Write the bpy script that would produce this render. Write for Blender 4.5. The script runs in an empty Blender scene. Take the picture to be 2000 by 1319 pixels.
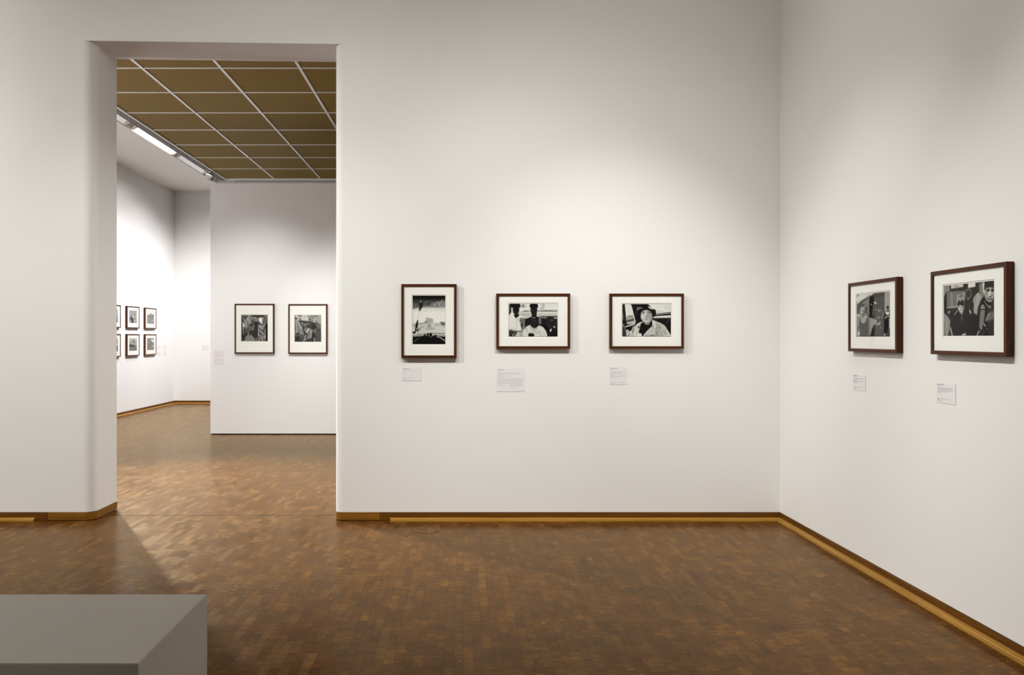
import bpy, bmesh, math, random
import numpy as np
from mathutils import Vector
PI = math.pi
S = bpy.context.scene
C = S.collection
random.seed(4)
H = 1.40; F = 1550.0; CX = 905.0; CY = 659.0
WY = 6.05          # main back wall face
WX = 2.414         # right wall face
CEIL = 4.46
FX = -6.08         # far room left wall face
PY = 11.42         # partition face
FY = 16.70         # far wall face

# ------------------------------------------------------------------ camera
cd = bpy.data.cameras.new('camera'); cam = bpy.data.objects.new('camera', cd); C.objects.link(cam)
cam.location = (0, 0, H); cam.rotation_euler = (PI/2, 0, 0)
cd.sensor_width = 36; cd.lens = F/2000*36; cd.shift_x = (1000-CX)/2000; cd.shift_y = -0.5/2000
cd.clip_start = .05
S.camera = cam
S.view_settings.view_transform = 'Standard'; S.view_settings.look = 'None'
S.view_settings.gamma = 1; S.view_settings.use_curve_mapping = False
S.view_settings.exposure = 0.0
w = bpy.data.worlds.new('world'); S.world = w; w.use_nodes = True
w.node_tree.nodes['Background'].inputs[0].default_value = (1, .97, .93, 1)
w.node_tree.nodes['Background'].inputs[1].default_value = 0.02

# ------------------------------------------------------------------ materials
def srgb(r, g, b):
    f = lambda c: ((c/255+.055)/1.055)**2.4 if c/255 > .04045 else c/255/12.92
    return (f(r), f(g), f(b), 1)
class NT:
    def __init__(s, name):
        s.m = bpy.data.materials.new(name); s.m.use_nodes = True; s.t = s.m.node_tree
        s.b = s.t.nodes['Principled BSDF']
    def n(s, typ, **kw):
        nd = s.t.nodes.new(typ)
        for k, v in kw.items(): setattr(nd, k, v)
        return nd
    def l(s, a, b): s.t.links.new(a, b)
    def math(s, op, a, b=None, clamp=False):
        nd = s.n('ShaderNodeMath', operation=op, use_clamp=clamp)
        for i, v in enumerate((a, b)):
            if v is None: continue
            if isinstance(v, (int, float)): nd.inputs[i].default_value = v
            else: s.l(v, nd.inputs[i])
        return nd.outputs[0]
    def noise(s, vec, scale, detail=3, rough=.5):
        nd = s.n('ShaderNodeTexNoise'); nd.inputs['Scale'].default_value = scale
        nd.inputs['Detail'].default_value = detail; nd.inputs['Roughness'].default_value = rough
        if vec is not None: s.l(vec, nd.inputs['Vector'])
        return nd.outputs[0]
    def ramp(s, fac, stops):
        nd = s.n('ShaderNodeValToRGB'); cr = nd.color_ramp
        while len(cr.elements) < len(stops): cr.elements.new(.5)
        for e, (p, c) in zip(cr.elements, stops): e.position = p; e.color = c
        s.l(fac, nd.inputs[0]); return nd.outputs[0]
    def mixc(s, fac, a, b, mode='MIX'):
        nd = s.n('ShaderNodeMix', data_type='RGBA', blend_type=mode)
        for i, v in ((0, fac), (6, a), (7, b)):
            if isinstance(v, (int, float, tuple)): nd.inputs[i].default_value = v
            else: s.l(v, nd.inputs[i])
        return nd.outputs[2]
    def bump(s, h, strength, dist):
        nd = s.n('ShaderNodeBump'); nd.inputs['Strength'].default_value = strength
        nd.inputs['Distance'].default_value = dist
        s.l(h, nd.inputs['Height']); s.l(nd.outputs[0], s.b.inputs['Normal'])
    def pos(s): return s.n('ShaderNodeNewGeometry').outputs['Position']
def simple(name, col, rough=.6, metal=0, vary=.04, scale=20, bump=0.0):
    k = NT(name); k.b.inputs['Roughness'].default_value = rough; k.b.inputs['Metallic'].default_value = metal
    tc = k.n('ShaderNodeTexCoord').outputs['Object']
    nz = k.noise(tc, scale)
    a = tuple(c*(1-vary) for c in col[:3])+(1,); b = tuple(min(1, c*(1+vary)) for c in col[:3])+(1,)
    k.l(k.ramp(nz, [(.3, a), (.7, b)]), k.b.inputs['Base Color'])
    if bump: k.bump(k.noise(tc, scale*8), bump, .002)
    return k.m
def plaster(name, col):
    k = NT(name); p = k.pos()
    n1 = k.noise(p, .9, 4); a = tuple(c*.985 for c in col[:3])+(1,)
    k.l(k.ramp(n1, [(.35, a), (.65, col)]), k.b.inputs['Base Color'])
    k.b.inputs['Roughness'].default_value = .85
    k.b.inputs['Specular IOR Level'].default_value = .2
    h = k.math('ADD', k.math('MULTIPLY', k.noise(p, 9, 3), 1.0), k.math('MULTIPLY', k.noise(p, 120, 2), .25))
    k.bump(h, .10, .0022)
    return k.m
M = {}
M['wall'] = plaster('white_plaster', (.80, .785, .76, 1))
M['wall_far'] = plaster('far_white_plaster', (.82, .81, .80, 1))
M['ceil'] = plaster('ceiling_plaster', (.78, .75, .72, 1))
M['gap'] = simple('recess_shade_and_joint', (.02, .014, .01, 1), .9)  # near-black stands in for shade in the wall gaps; also the floor joint
M['plinth'] = simple('plinth_paint', (.585, .548, .475, 1), .5, vary=.01, scale=3, bump=.02)
M['steel'] = simple('white_metal', (.75, .73, .70, 1), .4)
M['black'] = simple('black_plastic', (.008, .008, .008, 1), .8); M['black'].node_tree.nodes['Principled BSDF'].inputs['Specular IOR Level'].default_value = .05
M['spot'] = simple('lamp_metal', (.20, .185, .165, 1), .5)
M['card'] = simple('card_stock', srgb(226, 221, 222), .7, vary=.006)
M['ink'] = simple('printed_ink', srgb(150, 145, 144), .7)
M['inkb'] = simple('printed_bold_ink', srgb(110, 105, 103), .7)
M['mat'] = simple('mat_board', (.86, .835, .79, 1), .8, vary=.008)
M['bevel'] = simple('mat_bevel', (.70, .68, .64, 1), .8, vary=.01)
M['screw'] = simple('screw_head', (.03, .02, .012, 1), .6)

def wood(name, dark, light, axis='X', rough=.35, sx=60, sl=2.5, coat=.0):
    k = NT(name); p = k.n('ShaderNodeTexCoord').outputs['Object']
    mp = k.n('ShaderNodeMapping'); k.l(p, mp.inputs[0])
    sc = [sx, sx, sx]; sc['XYZ'.index(axis)] = sl
    mp.inputs['Scale'].default_value = sc
    f = k.noise(mp.outputs[0], 1.0, 5, .6)
    k.l(k.ramp(f, [(.3, dark), (.7, light)]), k.b.inputs['Base Color'])
    k.b.inputs['Roughness'].default_value = rough
    k.b.inputs['Coat Weight'].default_value = coat; k.b.inputs['Specular IOR Level'].default_value = .16
    k.bump(f, .05, .001)
    return k.m
fd, fl = srgb(54, 27, 11), srgb(86, 47, 21)
M['frame_h'] = wood('frame_walnut_horizontal', fd, fl, 'X')
M['frame_v'] = wood('frame_walnut_vertical', fd, fl, 'Z')
bd, bl = srgb(80, 46, 9), srgb(112, 70, 18)
M['base_x'] = wood('baseboard_oak_along_x', bd, bl, 'X', .35, 70, 2, .2)
M['base_jamb'] = wood('jamb_oak', srgb(104, 66, 16), srgb(140, 94, 30), 'X', .4, 70, 2, .1)
M['base_y'] = wood('baseboard_oak_along_y', bd, bl, 'Y', .35, 70, 2, .2)
sd, sl_ = srgb(136, 94, 32), srgb(172, 128, 54)
M['shoe_x'] = wood('moulding_oak_along_x', sd, sl_, 'X', .35, 80, 2, .2)
M['shoe_y'] = wood('moulding_oak_along_y', sd, sl_, 'Y', .35, 80, 2, .2)

def parquet():
    k = NT('parquet_floor'); p = k.pos()
    sp = k.n('ShaderNodeSeparateXYZ'); k.l(p, sp.inputs[0]); x, y = sp.outputs[0], sp.outputs[1]
    W, L = .0430, .145
    # slight wobble so the strips are not laid with a ruler
    u = k.math('DIVIDE', x, W); col = k.math('FLOOR', u); fu = k.math('FRACT', u)
    wn = k.n('ShaderNodeTexWhiteNoise', noise_dimensions='1D'); k.l(col, wn.inputs['W'])
    v = k.math('ADD', k.math('DIVIDE', y, L), k.math('MULTIPLY', wn.outputs['Value'], 7.3))
    row = k.math('FLOOR', v); fv = k.math('FRACT', v)
    cb = k.n('ShaderNodeCombineXYZ'); k.l(col, cb.inputs[0]); k.l(row, cb.inputs[1])
    wn2 = k.n('ShaderNodeTexWhiteNoise', noise_dimensions='3D'); k.l(cb.outputs[0], wn2.inputs['Vector'])
    val = wn2.outputs['Value']
    # end-grain shimmer inside a block, bands across the block
    cb2 = k.n('ShaderNodeCombineXYZ')
    k.l(k.math('ADD', k.math('MULTIPLY', x, 9.0), k.math('MULTIPLY', val, 31)), cb2.inputs[0])
    k.l(k.math('MULTIPLY', y, 48.0), cb2.inputs[1]); k.l(k.math('MULTIPLY', val, 17), cb2.inputs[2])
    band = k.noise(cb2.outputs[0], 1.0, 3, .6)
    big = k.noise(p, .8, 3)
    mid = k.noise(p, 7.0, 4, .6)
    tone = k.math('ADD', k.math('MULTIPLY', k.math('SUBTRACT', val, .5), .20), k.math('MULTIPLY', k.math('SUBTRACT', band, .5), .75))
    tone = k.math('ADD', k.math('ADD', tone, .5), k.math('MULTIPLY', k.math('SUBTRACT', mid, .5), .65))
    tone = k.math('ADD', tone, k.math('MULTIPLY', k.math('SUBTRACT', big, .5), .22))
    c = k.ramp(tone, [(.14, srgb(56, 31, 12)), (.38, srgb(76, 45, 15)), (.56, srgb(89, 54, 18)), (.74, srgb(110, 73, 25)), (.93, srgb(146, 103, 40))])
    # pale chips / knots
    chip = k.noise(p, 22, 2); chm = k.ramp(chip, [(.70, (0, 0, 0, 1)), (.76, (1, 1, 1, 1))])
    c = k.mixc(k.math('MULTIPLY', chm, .5), c, srgb(160, 114, 56))
    # joints: open only along some edges
    dl = k.math('MINIMUM', fu, k.math('SUBTRACT', 1.0, fu))
    gapn = k.noise(p, 3.1, 2)
    gw = k.math('MULTIPLY', k.ramp(gapn, [(.42, (0, 0, 0, 1)), (.62, (1, 1, 1, 1))]), .030)
    g1 = k.math('LESS_THAN', dl, k.math('ADD', gw, .009))
    dv = k.math('MINIMUM', fv, k.math('SUBTRACT', 1.0, fv))
    g2 = k.math('MULTIPLY', k.math('LESS_THAN', dv, .006), .35)
    g = k.math('MAXIMUM', k.math('MULTIPLY', g1, .60), g2)
    c = k.mixc(g, c, srgb(34, 18, 8))
    k.l(c, k.b.inputs['Base Color'])
    r = k.math('ADD', .13, k.math('MULTIPLY', val, .08))
    r = k.math('ADD', r, k.math('MULTIPLY', k.noise(p, 2.2, 3), .14))
    k.l(r, k.b.inputs['Roughness'])
    k.b.inputs['Specular IOR Level'].default_value = .0
    hb = k.math('ADD', k.math('MULTIPLY', val, .6), k.math('ADD', k.math('MULTIPLY', band, .35), k.math('MULTIPLY', g, -1.2)))
    hb = k.math('ADD', hb, k.math('MULTIPLY', k.noise(p, 14, 2), .8))
    k.bump(hb, .14, .003)
    # warm lacquer sheen that grows towards grazing view
    gl = k.n('ShaderNodeBsdfGlossy'); gl.inputs['Color'].default_value = (1, .88, .66, 1); k.l(r, gl.inputs['Roughness'])
    k.l([n_ for n_ in k.t.nodes if n_.type == 'BUMP'][0].outputs[0], gl.inputs['Normal'])
    lw = k.n('ShaderNodeLayerWeight'); lw.inputs[0].default_value = .5
    fac = k.math('ADD', k.math('MULTIPLY', k.math('POWER', lw.outputs['Facing'], 5.0), .64), .006)
    mx = k.n('ShaderNodeMixShader'); k.l(fac, mx.inputs[0]); k.l(k.b.outputs[0], mx.inputs[1]); k.l(gl.outputs[0], mx.inputs[2])
    k.l(mx.outputs[0], k.t.nodes['Material Output'].inputs['Surface'])
    return k.m
M['floor'] = parquet()

def mesh_panel():
    k = NT('expanded_metal_panel'); p = k.pos()
    sp = k.n('ShaderNodeSeparateXYZ'); k.l(p, sp.inputs[0]); x, y = sp.outputs[0], sp.outputs[1]
    a = k.math('SINE', k.math('MULTIPLY', k.math('ADD', x, k.math('MULTIPLY', y, .55)), 2*PI/.042))
    b = k.math('SINE', k.math('MULTIPLY', k.math('SUBTRACT', x, k.math('MULTIPLY', y, .55)), 2*PI/.042))
    m = k.math('MULTIPLY', k.math('ADD', k.math('MULTIPLY', a, b), 1), .5)
    c = k.ramp(m, [(.15, srgb(84, 65, 25)), (.55, srgb(130, 106, 50)), (.9, srgb(158, 131, 68))])
    k.l(c, k.b.inputs['Base Color']); k.b.inputs['Roughness'].default_value = .55
    k.b.inputs['Specular IOR Level'].default_value = .05
    k.bump(m, .4, .004)
    return k.m
M['panel'] = mesh_panel()

def glass():
    k = NT('picture_glass'); t = k.t
    tr = k.n('ShaderNodeBsdfTransparent'); tr.inputs[0].default_value = (.985, .99, .985, 1)
    gl = k.n('ShaderNodeBsdfGlossy'); gl.inputs['Roughness'].default_value = .03
    lw = k.n('ShaderNodeLayerWeight'); lw.inputs[0].default_value = .5
    fac = k.math('ADD', k.math('MULTIPLY', k.math('POWER', lw.outputs['Facing'], 5.0), .45), .004)
    mx = k.n('ShaderNodeMixShader'); k.l(fac, mx.inputs[0]); k.l(tr.outputs[0], mx.inputs[1]); k.l(gl.outputs[0], mx.inputs[2])
    k.l(mx.outputs[0], t.nodes['Material Output'].inputs['Surface'])
    return k.m
M['glass'] = glass()
def emit(name, col, st):
    k = NT(name); k.b.inputs['Base Color'].default_value = (.9, .9, .9, 1)
    k.b.inputs['Emission Color'].default_value = col; k.b.inputs['Emission Strength'].default_value = st
    return k.m
M['lamp'] = emit('lit_reflector', (1, .97, .93, 1), 3.2)
M['lamp_dim'] = emit('lit_reflector_end', (1, .97, .93, 1), .35); M['lamp_dim'].node_tree.nodes['Principled BSDF'].inputs['Base Color'].default_value = (.6, .6, .6, 1)
M['sky'] = emit('cool_fill_pane', (.80, .86, 1, 1), 2.0)  # glowing pane of the added window, gives cool fill
def printmat():
    k = NT('photographic_print'); a = k.n('ShaderNodeVertexColor'); a.layer_name = 'tone'
    k.l(a.outputs[0], k.b.inputs['Base Color']); k.b.inputs['Roughness'].default_value = .6; k.b.inputs['Specular IOR Level'].default_value = .08
    return k.m
M['print'] = printmat()

# ------------------------------------------------------------------ mesh helpers
def link(name, bm, mat, parent=None, kind=None):
    me = bpy.data.meshes.new(name); bm.to_mesh(me); bm.free()
    for mm in (mat if isinstance(mat, list) else [mat]): me.materials.append(mm)
    o = bpy.data.objects.new(name, me); C.objects.link(o)
    if parent: o.parent = parent
    if kind: o['kind'] = kind
    return o
def box(bm, x0, x1, y0, y1, z0, z1, mi=0):
    vs = [bm.verts.new((x, y, z)) for x in (x0, x1) for y in (y0, y1) for z in (z0, z1)]
    for q in ((0,1,3,2), (4,6,7,5), (0,4,5,1), (2,3,7,6), (0,2,6,4), (1,5,7,3)):
        f = bm.faces.new([vs[i] for i in q]); f.material_index = mi
def prism(bm, pts, z0, z1, mi=0):
    """extrude an XY outline between two heights (z may be a function of x,y)"""
    g = (lambda z: z if callable(z) else (lambda x, y: z))
    a, b = g(z0), g(z1)
    lo = [bm.verts.new((x, y, a(x, y))) for x, y in pts]; hi = [bm.verts.new((x, y, b(x, y))) for x, y in pts]
    n = len(pts)
    for i in range(n):
        f = bm.faces.new((lo[i], lo[(i+1) % n], hi[(i+1) % n], hi[i])); f.material_index = mi
    bm.faces.new(list(reversed(lo))).material_index = mi; bm.faces.new(hi).material_index = mi
    bmesh.ops.recalc_face_normals(bm, faces=bm.faces)
def sweep(bm, path, prof, closed=False):
    """profile (offset from wall towards room, z) swept along an XY path; the room is on the left of the path; mitred"""
    n = len(path); rings = []
    for i, p in enumerate(path):
        p = Vector(p)
        d0 = (p-Vector(path[i-1])).normalized() if i else None
        d1 = (Vector(path[i+1])-p).normalized() if i < n-1 else None
        if d0 is None: nrm = Vector((-d1.y, d1.x)); s = 1
        elif d1 is None: nrm = Vector((-d0.y, d0.x)); s = 1
        else:
            n0 = Vector((-d0.y, d0.x)); n1 = Vector((-d1.y, d1.x)); nrm = (n0+n1).normalized(); s = 1/max(.3, nrm.dot(n0))
        rings.append([bm.verts.new((p.x+nrm.x*o*s, p.y+nrm.y*o*s, z)) for o, z in prof])
    m = len(prof)
    for a, b in zip(rings, rings[1:]):
        for j in range(m): bm.faces.new((a[j], a[(j+1) % m], b[(j+1) % m], b[j]))
    bm.faces.new(rings[0]); bm.faces.new(list(reversed(rings[-1])))
    bmesh.ops.recalc_face_normals(bm, faces=bm.faces)
def cyl(bm, p0, p1, r, n=24, r1=None):
    p0, p1 = Vector(p0), Vector(p1); d = (p1-p0).normalized()
    a = d.orthogonal().normalized(); b = d.cross(a); r1 = r if r1 is None else r1
    A = [bm.verts.new(p0+(a*math.cos(t)+b*math.sin(t))*r) for t in [2*PI*i/n for i in range(n)]]
    B = [bm.verts.new(p1+(a*math.cos(t)+b*math.sin(t))*r1) for t in [2*PI*i/n for i in range(n)]]
    for i in range(n): bm.faces.new((A[i], A[(i+1) % n], B[(i+1) % n], B[i]))
    bm.faces.new(list(reversed(A))); bm.faces.new(B)
    bmesh.ops.recalc_face_normals(bm, faces=bm.faces)
def tag(o, label=None, cat=None, group=None, kind=None):
    if label: o['label'] = label
    if cat: o['category'] = cat
    if group: o['group'] = group
    if kind: o['kind'] = kind
    return o
def empty(name, loc, rz=0):
    o = bpy.data.objects.new(name, None); C.objects.link(o); o.location = loc; o.rotation_euler = (0, 0, rz)
    o.empty_display_size = .1; return o
def smooth(o):
    for p in o.data.polygons: p.use_smooth = True

# ------------------------------------------------------------------ room shell
B0 = .066   # plaster starts just above the skirting
bm = bmesh.new(); box(bm, -8, WX+.4, -3.2, FY+.4, -.1, 0)
floor = link('floor', bm, M['floor'], kind='structure')
bm = bmesh.new(); box(bm, -2.815, -.98, 6.232, 6.238, 0.0, .0008)
link('joint_line', bm, M['gap'], floor)

JL, JR, WT = -2.817, -.978, .40    # doorway jambs and wall thickness
def arc(cx, cy, r, a0, a1, n=28): return [(cx+r*math.cos(math.radians(a0+(a1-a0)*i/n)), cy+r*math.sin(math.radians(a0+(a1-a0)*i/n))) for i in range(n+1)]
rl, rr = .085, .06
def left_outline(off=0, x0=-8.0):
    return [(x0, WY+off)] + arc(JL-rl, WY+rl, rl-off, -90, 0) + [(JL-off, WY+WT), (x0, WY+WT)]
def right_outline(off=0, x1=WX+.4):
    return [(x1, WY+WT), (JR+off, WY+WT)] + arc(JR+rr, WY+rr, rr-off, 180, 270) + [(x1, WY+off)]
top = lambda x, y: H + (2.262 + (2.2365-2.262)*(x+2.85)/(1.9))
bm = bmesh.new()
tc_ = lambda x, y: top(min(max(x, -2.9), -.9), y)
prism(bm, left_outline(), B0, tc_); prism(bm, right_outline(), B0, tc_)
prism(bm, [(-8, WY), (-2.9, WY), (-.9, WY), (WX+.4, WY), (WX+.4, WY+WT), (-.9, WY+WT), (-2.9, WY+WT), (-8, WY+WT)],
      tc_, CEIL+.2)
prism(bm, left_outline(.022), 0, B0, 1); prism(bm, right_outline(.022), 0, B0, 1)
wall_back = link('wall_back', bm, [M['wall'], M['gap']], kind='structure')

bm = bmesh.new(); box(bm, WX, WX+.3, -3.2, WY+.1, B0, CEIL+.2); box(bm, WX+.022, WX+.3, -3.2, WY+.1, 0, B0, 1)
link('wall_right', bm, [M['wall'], M['gap']], kind='structure')
bm = bmesh.new(); box(bm, -8.3, -8, -3.2, WY+.1, 0, CEIL+.2)
link('wall_left', bm, M['wall'], kind='structure')
bm = bmesh.new(); box(bm, -8.3, WX+.3, -3.5, -3.2, 0, CEIL+.2)
link('wall_front', bm, M['wall'], kind='structure')
bm = bmesh.new(); box(bm, -8.3, WX+.3, -3.5, WY+.02, CEIL, CEIL+.2)
link('ceiling', bm, M['ceil'], kind='structure')

# far room
FILL_WIN = (7.2, 9.4, 1.0, 3.2)   # added window out of view in the far left wall, for cool fill light
y0, y1, z0, z1 = FILL_WIN
bm = bmesh.new()
box(bm, FX-.3, FX, WY+WT, y0, B0, 4.7); box(bm, FX-.3, FX, y1, FY+.3, B0, 4.7)
box(bm, FX-.3, FX, y0, y1, B0, z0); box(bm, FX-.3, FX, y0, y1, z1, 4.7)
box(bm, FX-.3, FX-.022, WY+WT, FY+.3, 0, B0, 1)
link('wall_far_left', bm, [M['wall_far'], M['gap']], kind='structure')
bm = bmesh.new(); box(bm, FX-.2, FX-.17, y0, y1, z0, z1)
fill_win = link('fill_window_1', bm, M['sky'], kind='structure')
bm = bmesh.new(); box(bm, FX-.17, FX-.10, (y0+y1)/2-.03, (y0+y1)/2+.03, z0, z1); box(bm, FX-.17, FX-.10, y0, y0+.06, z0, z1); box(bm, FX-.17, FX-.10, y1-.06, y1, z0, z1)
link('fill_window_frame', bm, M['steel'], fill_win)
bm = bmesh.new(); box(bm, FX-.3, 5.3, FY, FY+.3, B0, 4.7); box(bm, FX-.3, 5.3, FY+.022, FY+.3, 0, B0, 1)
link('wall_far', bm, [M['wall_far'], M['gap']], kind='structure')
bm = bmesh.new(); box(bm, 5, 5.3, WY+WT, FY, 0, 4.7)
link('wall_far_right', bm, M['wall_far'], kind='structure')
bm = bmesh.new(); box(bm, WX+.4, 5.3, WY, WY+WT, 0, 4.7); box(bm, WX+.4, 5.3, WY+WT, FY+.4, -.1, 0)
link('wall_far_near', bm, M['wall_far'], kind='structure')
# partition in the far room, lifted a finger off the floor on a recessed base coloured dark as gap shade
bm = bmesh.new(); box(bm, -3.64, 2.2, PY, PY+.35, .014, 3.61); box(bm, -3.63, 2.19, PY+.02, PY+.33, 0, .014, 1)
link('wall_partition', bm, [M['wall_far'], M['gap']], kind='structure')

# far ceiling: plain plaster rim, light trough, brown metal grid field
GC = 4.48; GX0, GY1 = -4.60, 15.40; TX0, TY1 = -4.90, 15.72
bm = bmesh.new()
box(bm, FX, TX0, WY+WT, FY, CEIL, CEIL+.24)
box(bm, TX0, 5, TY1, FY, CEIL, CEIL+.24)
box(bm, TX0, GX0, WY+WT, TY1, CEIL+.16, CEIL+.24)     # trough lids
box(bm, GX0, 5, GY1, TY1, CEIL+.16, CEIL+.24)
cf = link('ceiling_far', bm, M['ceil'], kind='structure')
bm = bmesh.new(); box(bm, GX0, 5, WY+WT, GY1, GC, GC+.14)
link('metal_panel_field', bm, M['panel'], cf)
bm = bmesh.new()
r = .016
for k in range(0, 11):
    x = -3.667+.9*k - .9
    if x < GX0+.05: continue
    box(bm, x-r, x+r, WY+WT, GY1, GC-.010, GC+.002)
    if x > 4.9: break
for k in range(-2, 8):
    y = 9.064+.9035*k
    box(bm, GX0, 5, y-r*.75, y+r*.75, GC-.008, GC+.002)
link('grid_runners', bm, M['steel'], cf)
bm = bmesh.new()
box(bm, GX0-.022, GX0, WY+WT, GY1+.022, GC-.018, GC+.13); box(bm, GX0, 5, GY1, GY1+.022, GC-.018, GC+.13)
box(bm, TX0, TX0+.012, WY+WT, TY1, CEIL-.012, CEIL+.16); box(bm, TX0, 5, TY1-.012, TY1, CEIL-.012, CEIL+.16)
link('trough_edge', bm, M['steel'], cf)

# lighting track in the trough (white rail with black slots)
tr = empty('lighting_track', (-4.69, WY+WT, CEIL-.002))
def track_piece(name, x0, x1, y0, y1, parent):
    return
bm = bmesh.new(); L_ = GY1-(WY+WT)+.1
box(bm, -.055, .055, .02, L_, .03, .085); box(bm, -.055, -.047, .02, L_, 0, .03); box(bm, -.020, -.012, .02, L_, 0, .03)
box(bm, .012, .020, .02, L_, 0, .03); box(bm, .047, .055, .02, L_, 0, .03)
link('rail', bm, M['steel'], tr)
bm = bmesh.new()
for a, b in ((-.047, -.020), (-.012, .012), (.020, .047)): box(bm, a, b, .02, L_, .001, .03)
link('black_slots', bm, M['black'], tr)
tag(tr, 'white lighting track with black slots recessed along the left edge of the brown grid ceiling', 'lighting track')
tr2 = empty('lighting_track', (-4.60, 15.57, CEIL-.002))
bm = bmesh.new(); L2 = 7.4
box(bm, .1, L2, -.055, .055, .03, .085)
for a in (-.055, -.020, .012, .047): box(bm, .1, L2, a, a+.008, 0, .03)
link('rail', bm, M['steel'], tr2)
bm = bmesh.new()
for a, b in ((-.047, -.020), (-.012, .012), (.020, .047)): box(bm, .1, L2, a, b, .001, .03)
link('black_slots', bm, M['black'], tr2)
tag(tr2, 'white lighting track across the far edge of the grid ceiling above the partition', 'lighting track')

# wall washers: inclined lit reflectors in the left half of the trough
def washer(y0, y1, mat, label):
    t = empty('wall_washer', (-4.84, y0, CEIL)); n = y1-y0
    bm = bmesh.new()
    sec = [(-.047, .010), (.060, .085), (.060, .150), (-.047, .150)]
    vs0 = [bm.verts.new((x, 0, z)) for x, z in sec]; vs1 = [bm.verts.new((x, n, z)) for x, z in sec]
    for i in range(4): bm.faces.new((vs0[i], vs0[(i+1) % 4], vs1[(i+1) % 4], vs1[i]))
    bm.faces.new(vs0); bm.faces.new(list(reversed(vs1))); bmesh.ops.recalc_face_normals(bm, faces=bm.faces)
    link('housing', bm, M['steel'], t)
    bm = bmesh.new()
    a = Vector((-.044, .008)); b = Vector((.058, .081)); off = Vector((.003, -.005))
    q = [(a+off, .03), (b+off, .03), (b+off, n-.03), (a+off, n-.03)]
    lo = [bm.verts.new((p.x, y, p.y)) for p, y in q]; hi = [bm.verts.new((p.x-.003, y, p.y+.004)) for p, y in q]
    for i in range(4): bm.faces.new((lo[i], lo[(i+1) % 4], hi[(i+1) % 4], hi[i]))
    bm.faces.new(lo); bm.faces.new(hi); bmesh.ops.recalc_face_normals(bm, faces=bm.faces)
    link('reflector', bm, mat, t)
    for yy in (0, n-.012):
        bm = bmesh.new()
        v = [bm.verts.new((x, y, z)) for y in (yy, yy+.012) for x, z in ((-.047, 0), (.066, .078), (.066, .04), (-.02, -.006))]
        for i in range(4): bm.faces.new((v[i], v[(i+1) % 4], v[4+(i+1) % 4], v[4+i]))
        bm.faces.new(v[:4]); bm.faces.new(list(reversed(v[4:]))); bmesh.ops.recalc_face_normals(bm, faces=bm.faces)
        link('end_cap', bm, M['steel'], t)
    tag(t, label, 'ceiling light', 'lit wall washers in the ceiling trough')
    return t
washer(9.80, 11.42, M['lamp_dim'], 'nearest visible lit wall washer in the ceiling trough, cut off by the doorway jamb')
washer(11.68, 13.29, M['lamp'], 'brightest and longest wall washer, middle of those in the ceiling trough')
washer(13.50, 14.84, M['lamp_dim'], 'dimmer wall washer at the far end of the ceiling trough beside the spotlight')
bm_y = []
# track spotlight
sp = empty('track_spotlight', (-4.69, 14.70, CEIL-.006))
bm = bmesh.new(); box(bm, -.018, .018, -.06, .06, -.012, .004); link('adapter', bm, M['steel'], sp)
bm = bmesh.new(); cyl(bm, (0, 0, -.01), (0, 0, -.042), .012, 12)
link('stem', bm, M['spot'], sp)
bm = bmesh.new(); cyl(bm, (0, -.01, -.035), (-.03, .02, -.125), .072, 28, .074); o = link('lamp_head', bm, M['spot'], sp)
bm = bmesh.new(); cyl(bm, (-.0302, .0202, -.1255), (-.031, .021, -.128), .062, 28); link('lens', bm, M['black'], sp)
tag(sp, 'small round grey spotlight hanging from the ceiling track at the far end of the trough', 'spotlight')

# ------------------------------------------------------------------ skirting
BD = [(-.014, .002), (.004, .002), (.004, .060), (.002, .062), (-.014, .062)]
def shoe_prof():
    return [(.0045, 0), (.036, 0), (.037, .007), (.030, .0095), (.031, .014), (.024, .020), (.016, .0225), (.0045, .026)]
def screws(parent, pts):
    for p, d in pts:
        bm = bmesh.new(); p = Vector(p); cyl(bm, p, p+Vector(d)*.0015, .0045, 10)
        link('screw', bm, M['screw'], parent)
def nm(x, y): return (x, y)
# main back wall, right of the doorway (path direction: room on the left means going -x along the back wall)
bm = bmesh.new(); sweep(bm, [(WX-.0045, WY), (-.635, WY)], BD); b1 = link('baseboard_back', bm, M['base_x'], kind='structure')
bm = bmesh.new(); sweep(bm, [(WX-.0045, WY), (-.555, WY)], [(o_, z) for o_, z in shoe_prof()])
s1 = link('shoe_moulding', bm, M['shoe_x'], b1); s1['label'] = 'lighter profiled shoe moulding'
cp = [(-.637, WY)] + [(JR+rr, WY)] + list(reversed(arc(JR+rr, WY+rr, rr, 180, 270)))[1:] + [(JR, WY+WT)]
bm = bmesh.new(); sweep(bm, cp, [(o_, z+.003) for o_, z in BD]); b1c = link('baseboard_jamb_right', bm, M['base_jamb'], kind='structure')
screws(b1c, [((-.80, WY-.0035, .035), (0, -1, 0))])
# left of the doorway
bm = bmesh.new(); sweep(bm, [(-3.172, WY), (-7.98, WY)], BD); b2 = link('baseboard_back_left', bm, M['base_x'], kind='structure')
bm = bmesh.new(); sweep(bm, [(-3.262, WY), (-7.98, WY)], shoe_prof()); link('shoe_moulding', bm, M['shoe_x'], b2)['label'] = 'lighter profiled shoe moulding'
screws(b2, [((-3.52, WY-.0035, .032), (0, -1, 0))])
cp = [(JL, WY+WT)] + list(reversed(arc(JL-rl, WY+rl, rl, -90, 0))) + [(-3.168, WY)]
bm = bmesh.new(); sweep(bm, cp, [(o_, z+.003) for o_, z in BD]); b2c = link('baseboard_jamb_left', bm, M['base_jamb'], kind='structure')
screws(b2c, [((-2.98, WY-.0035, .036), (0, -1, 0))])
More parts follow.
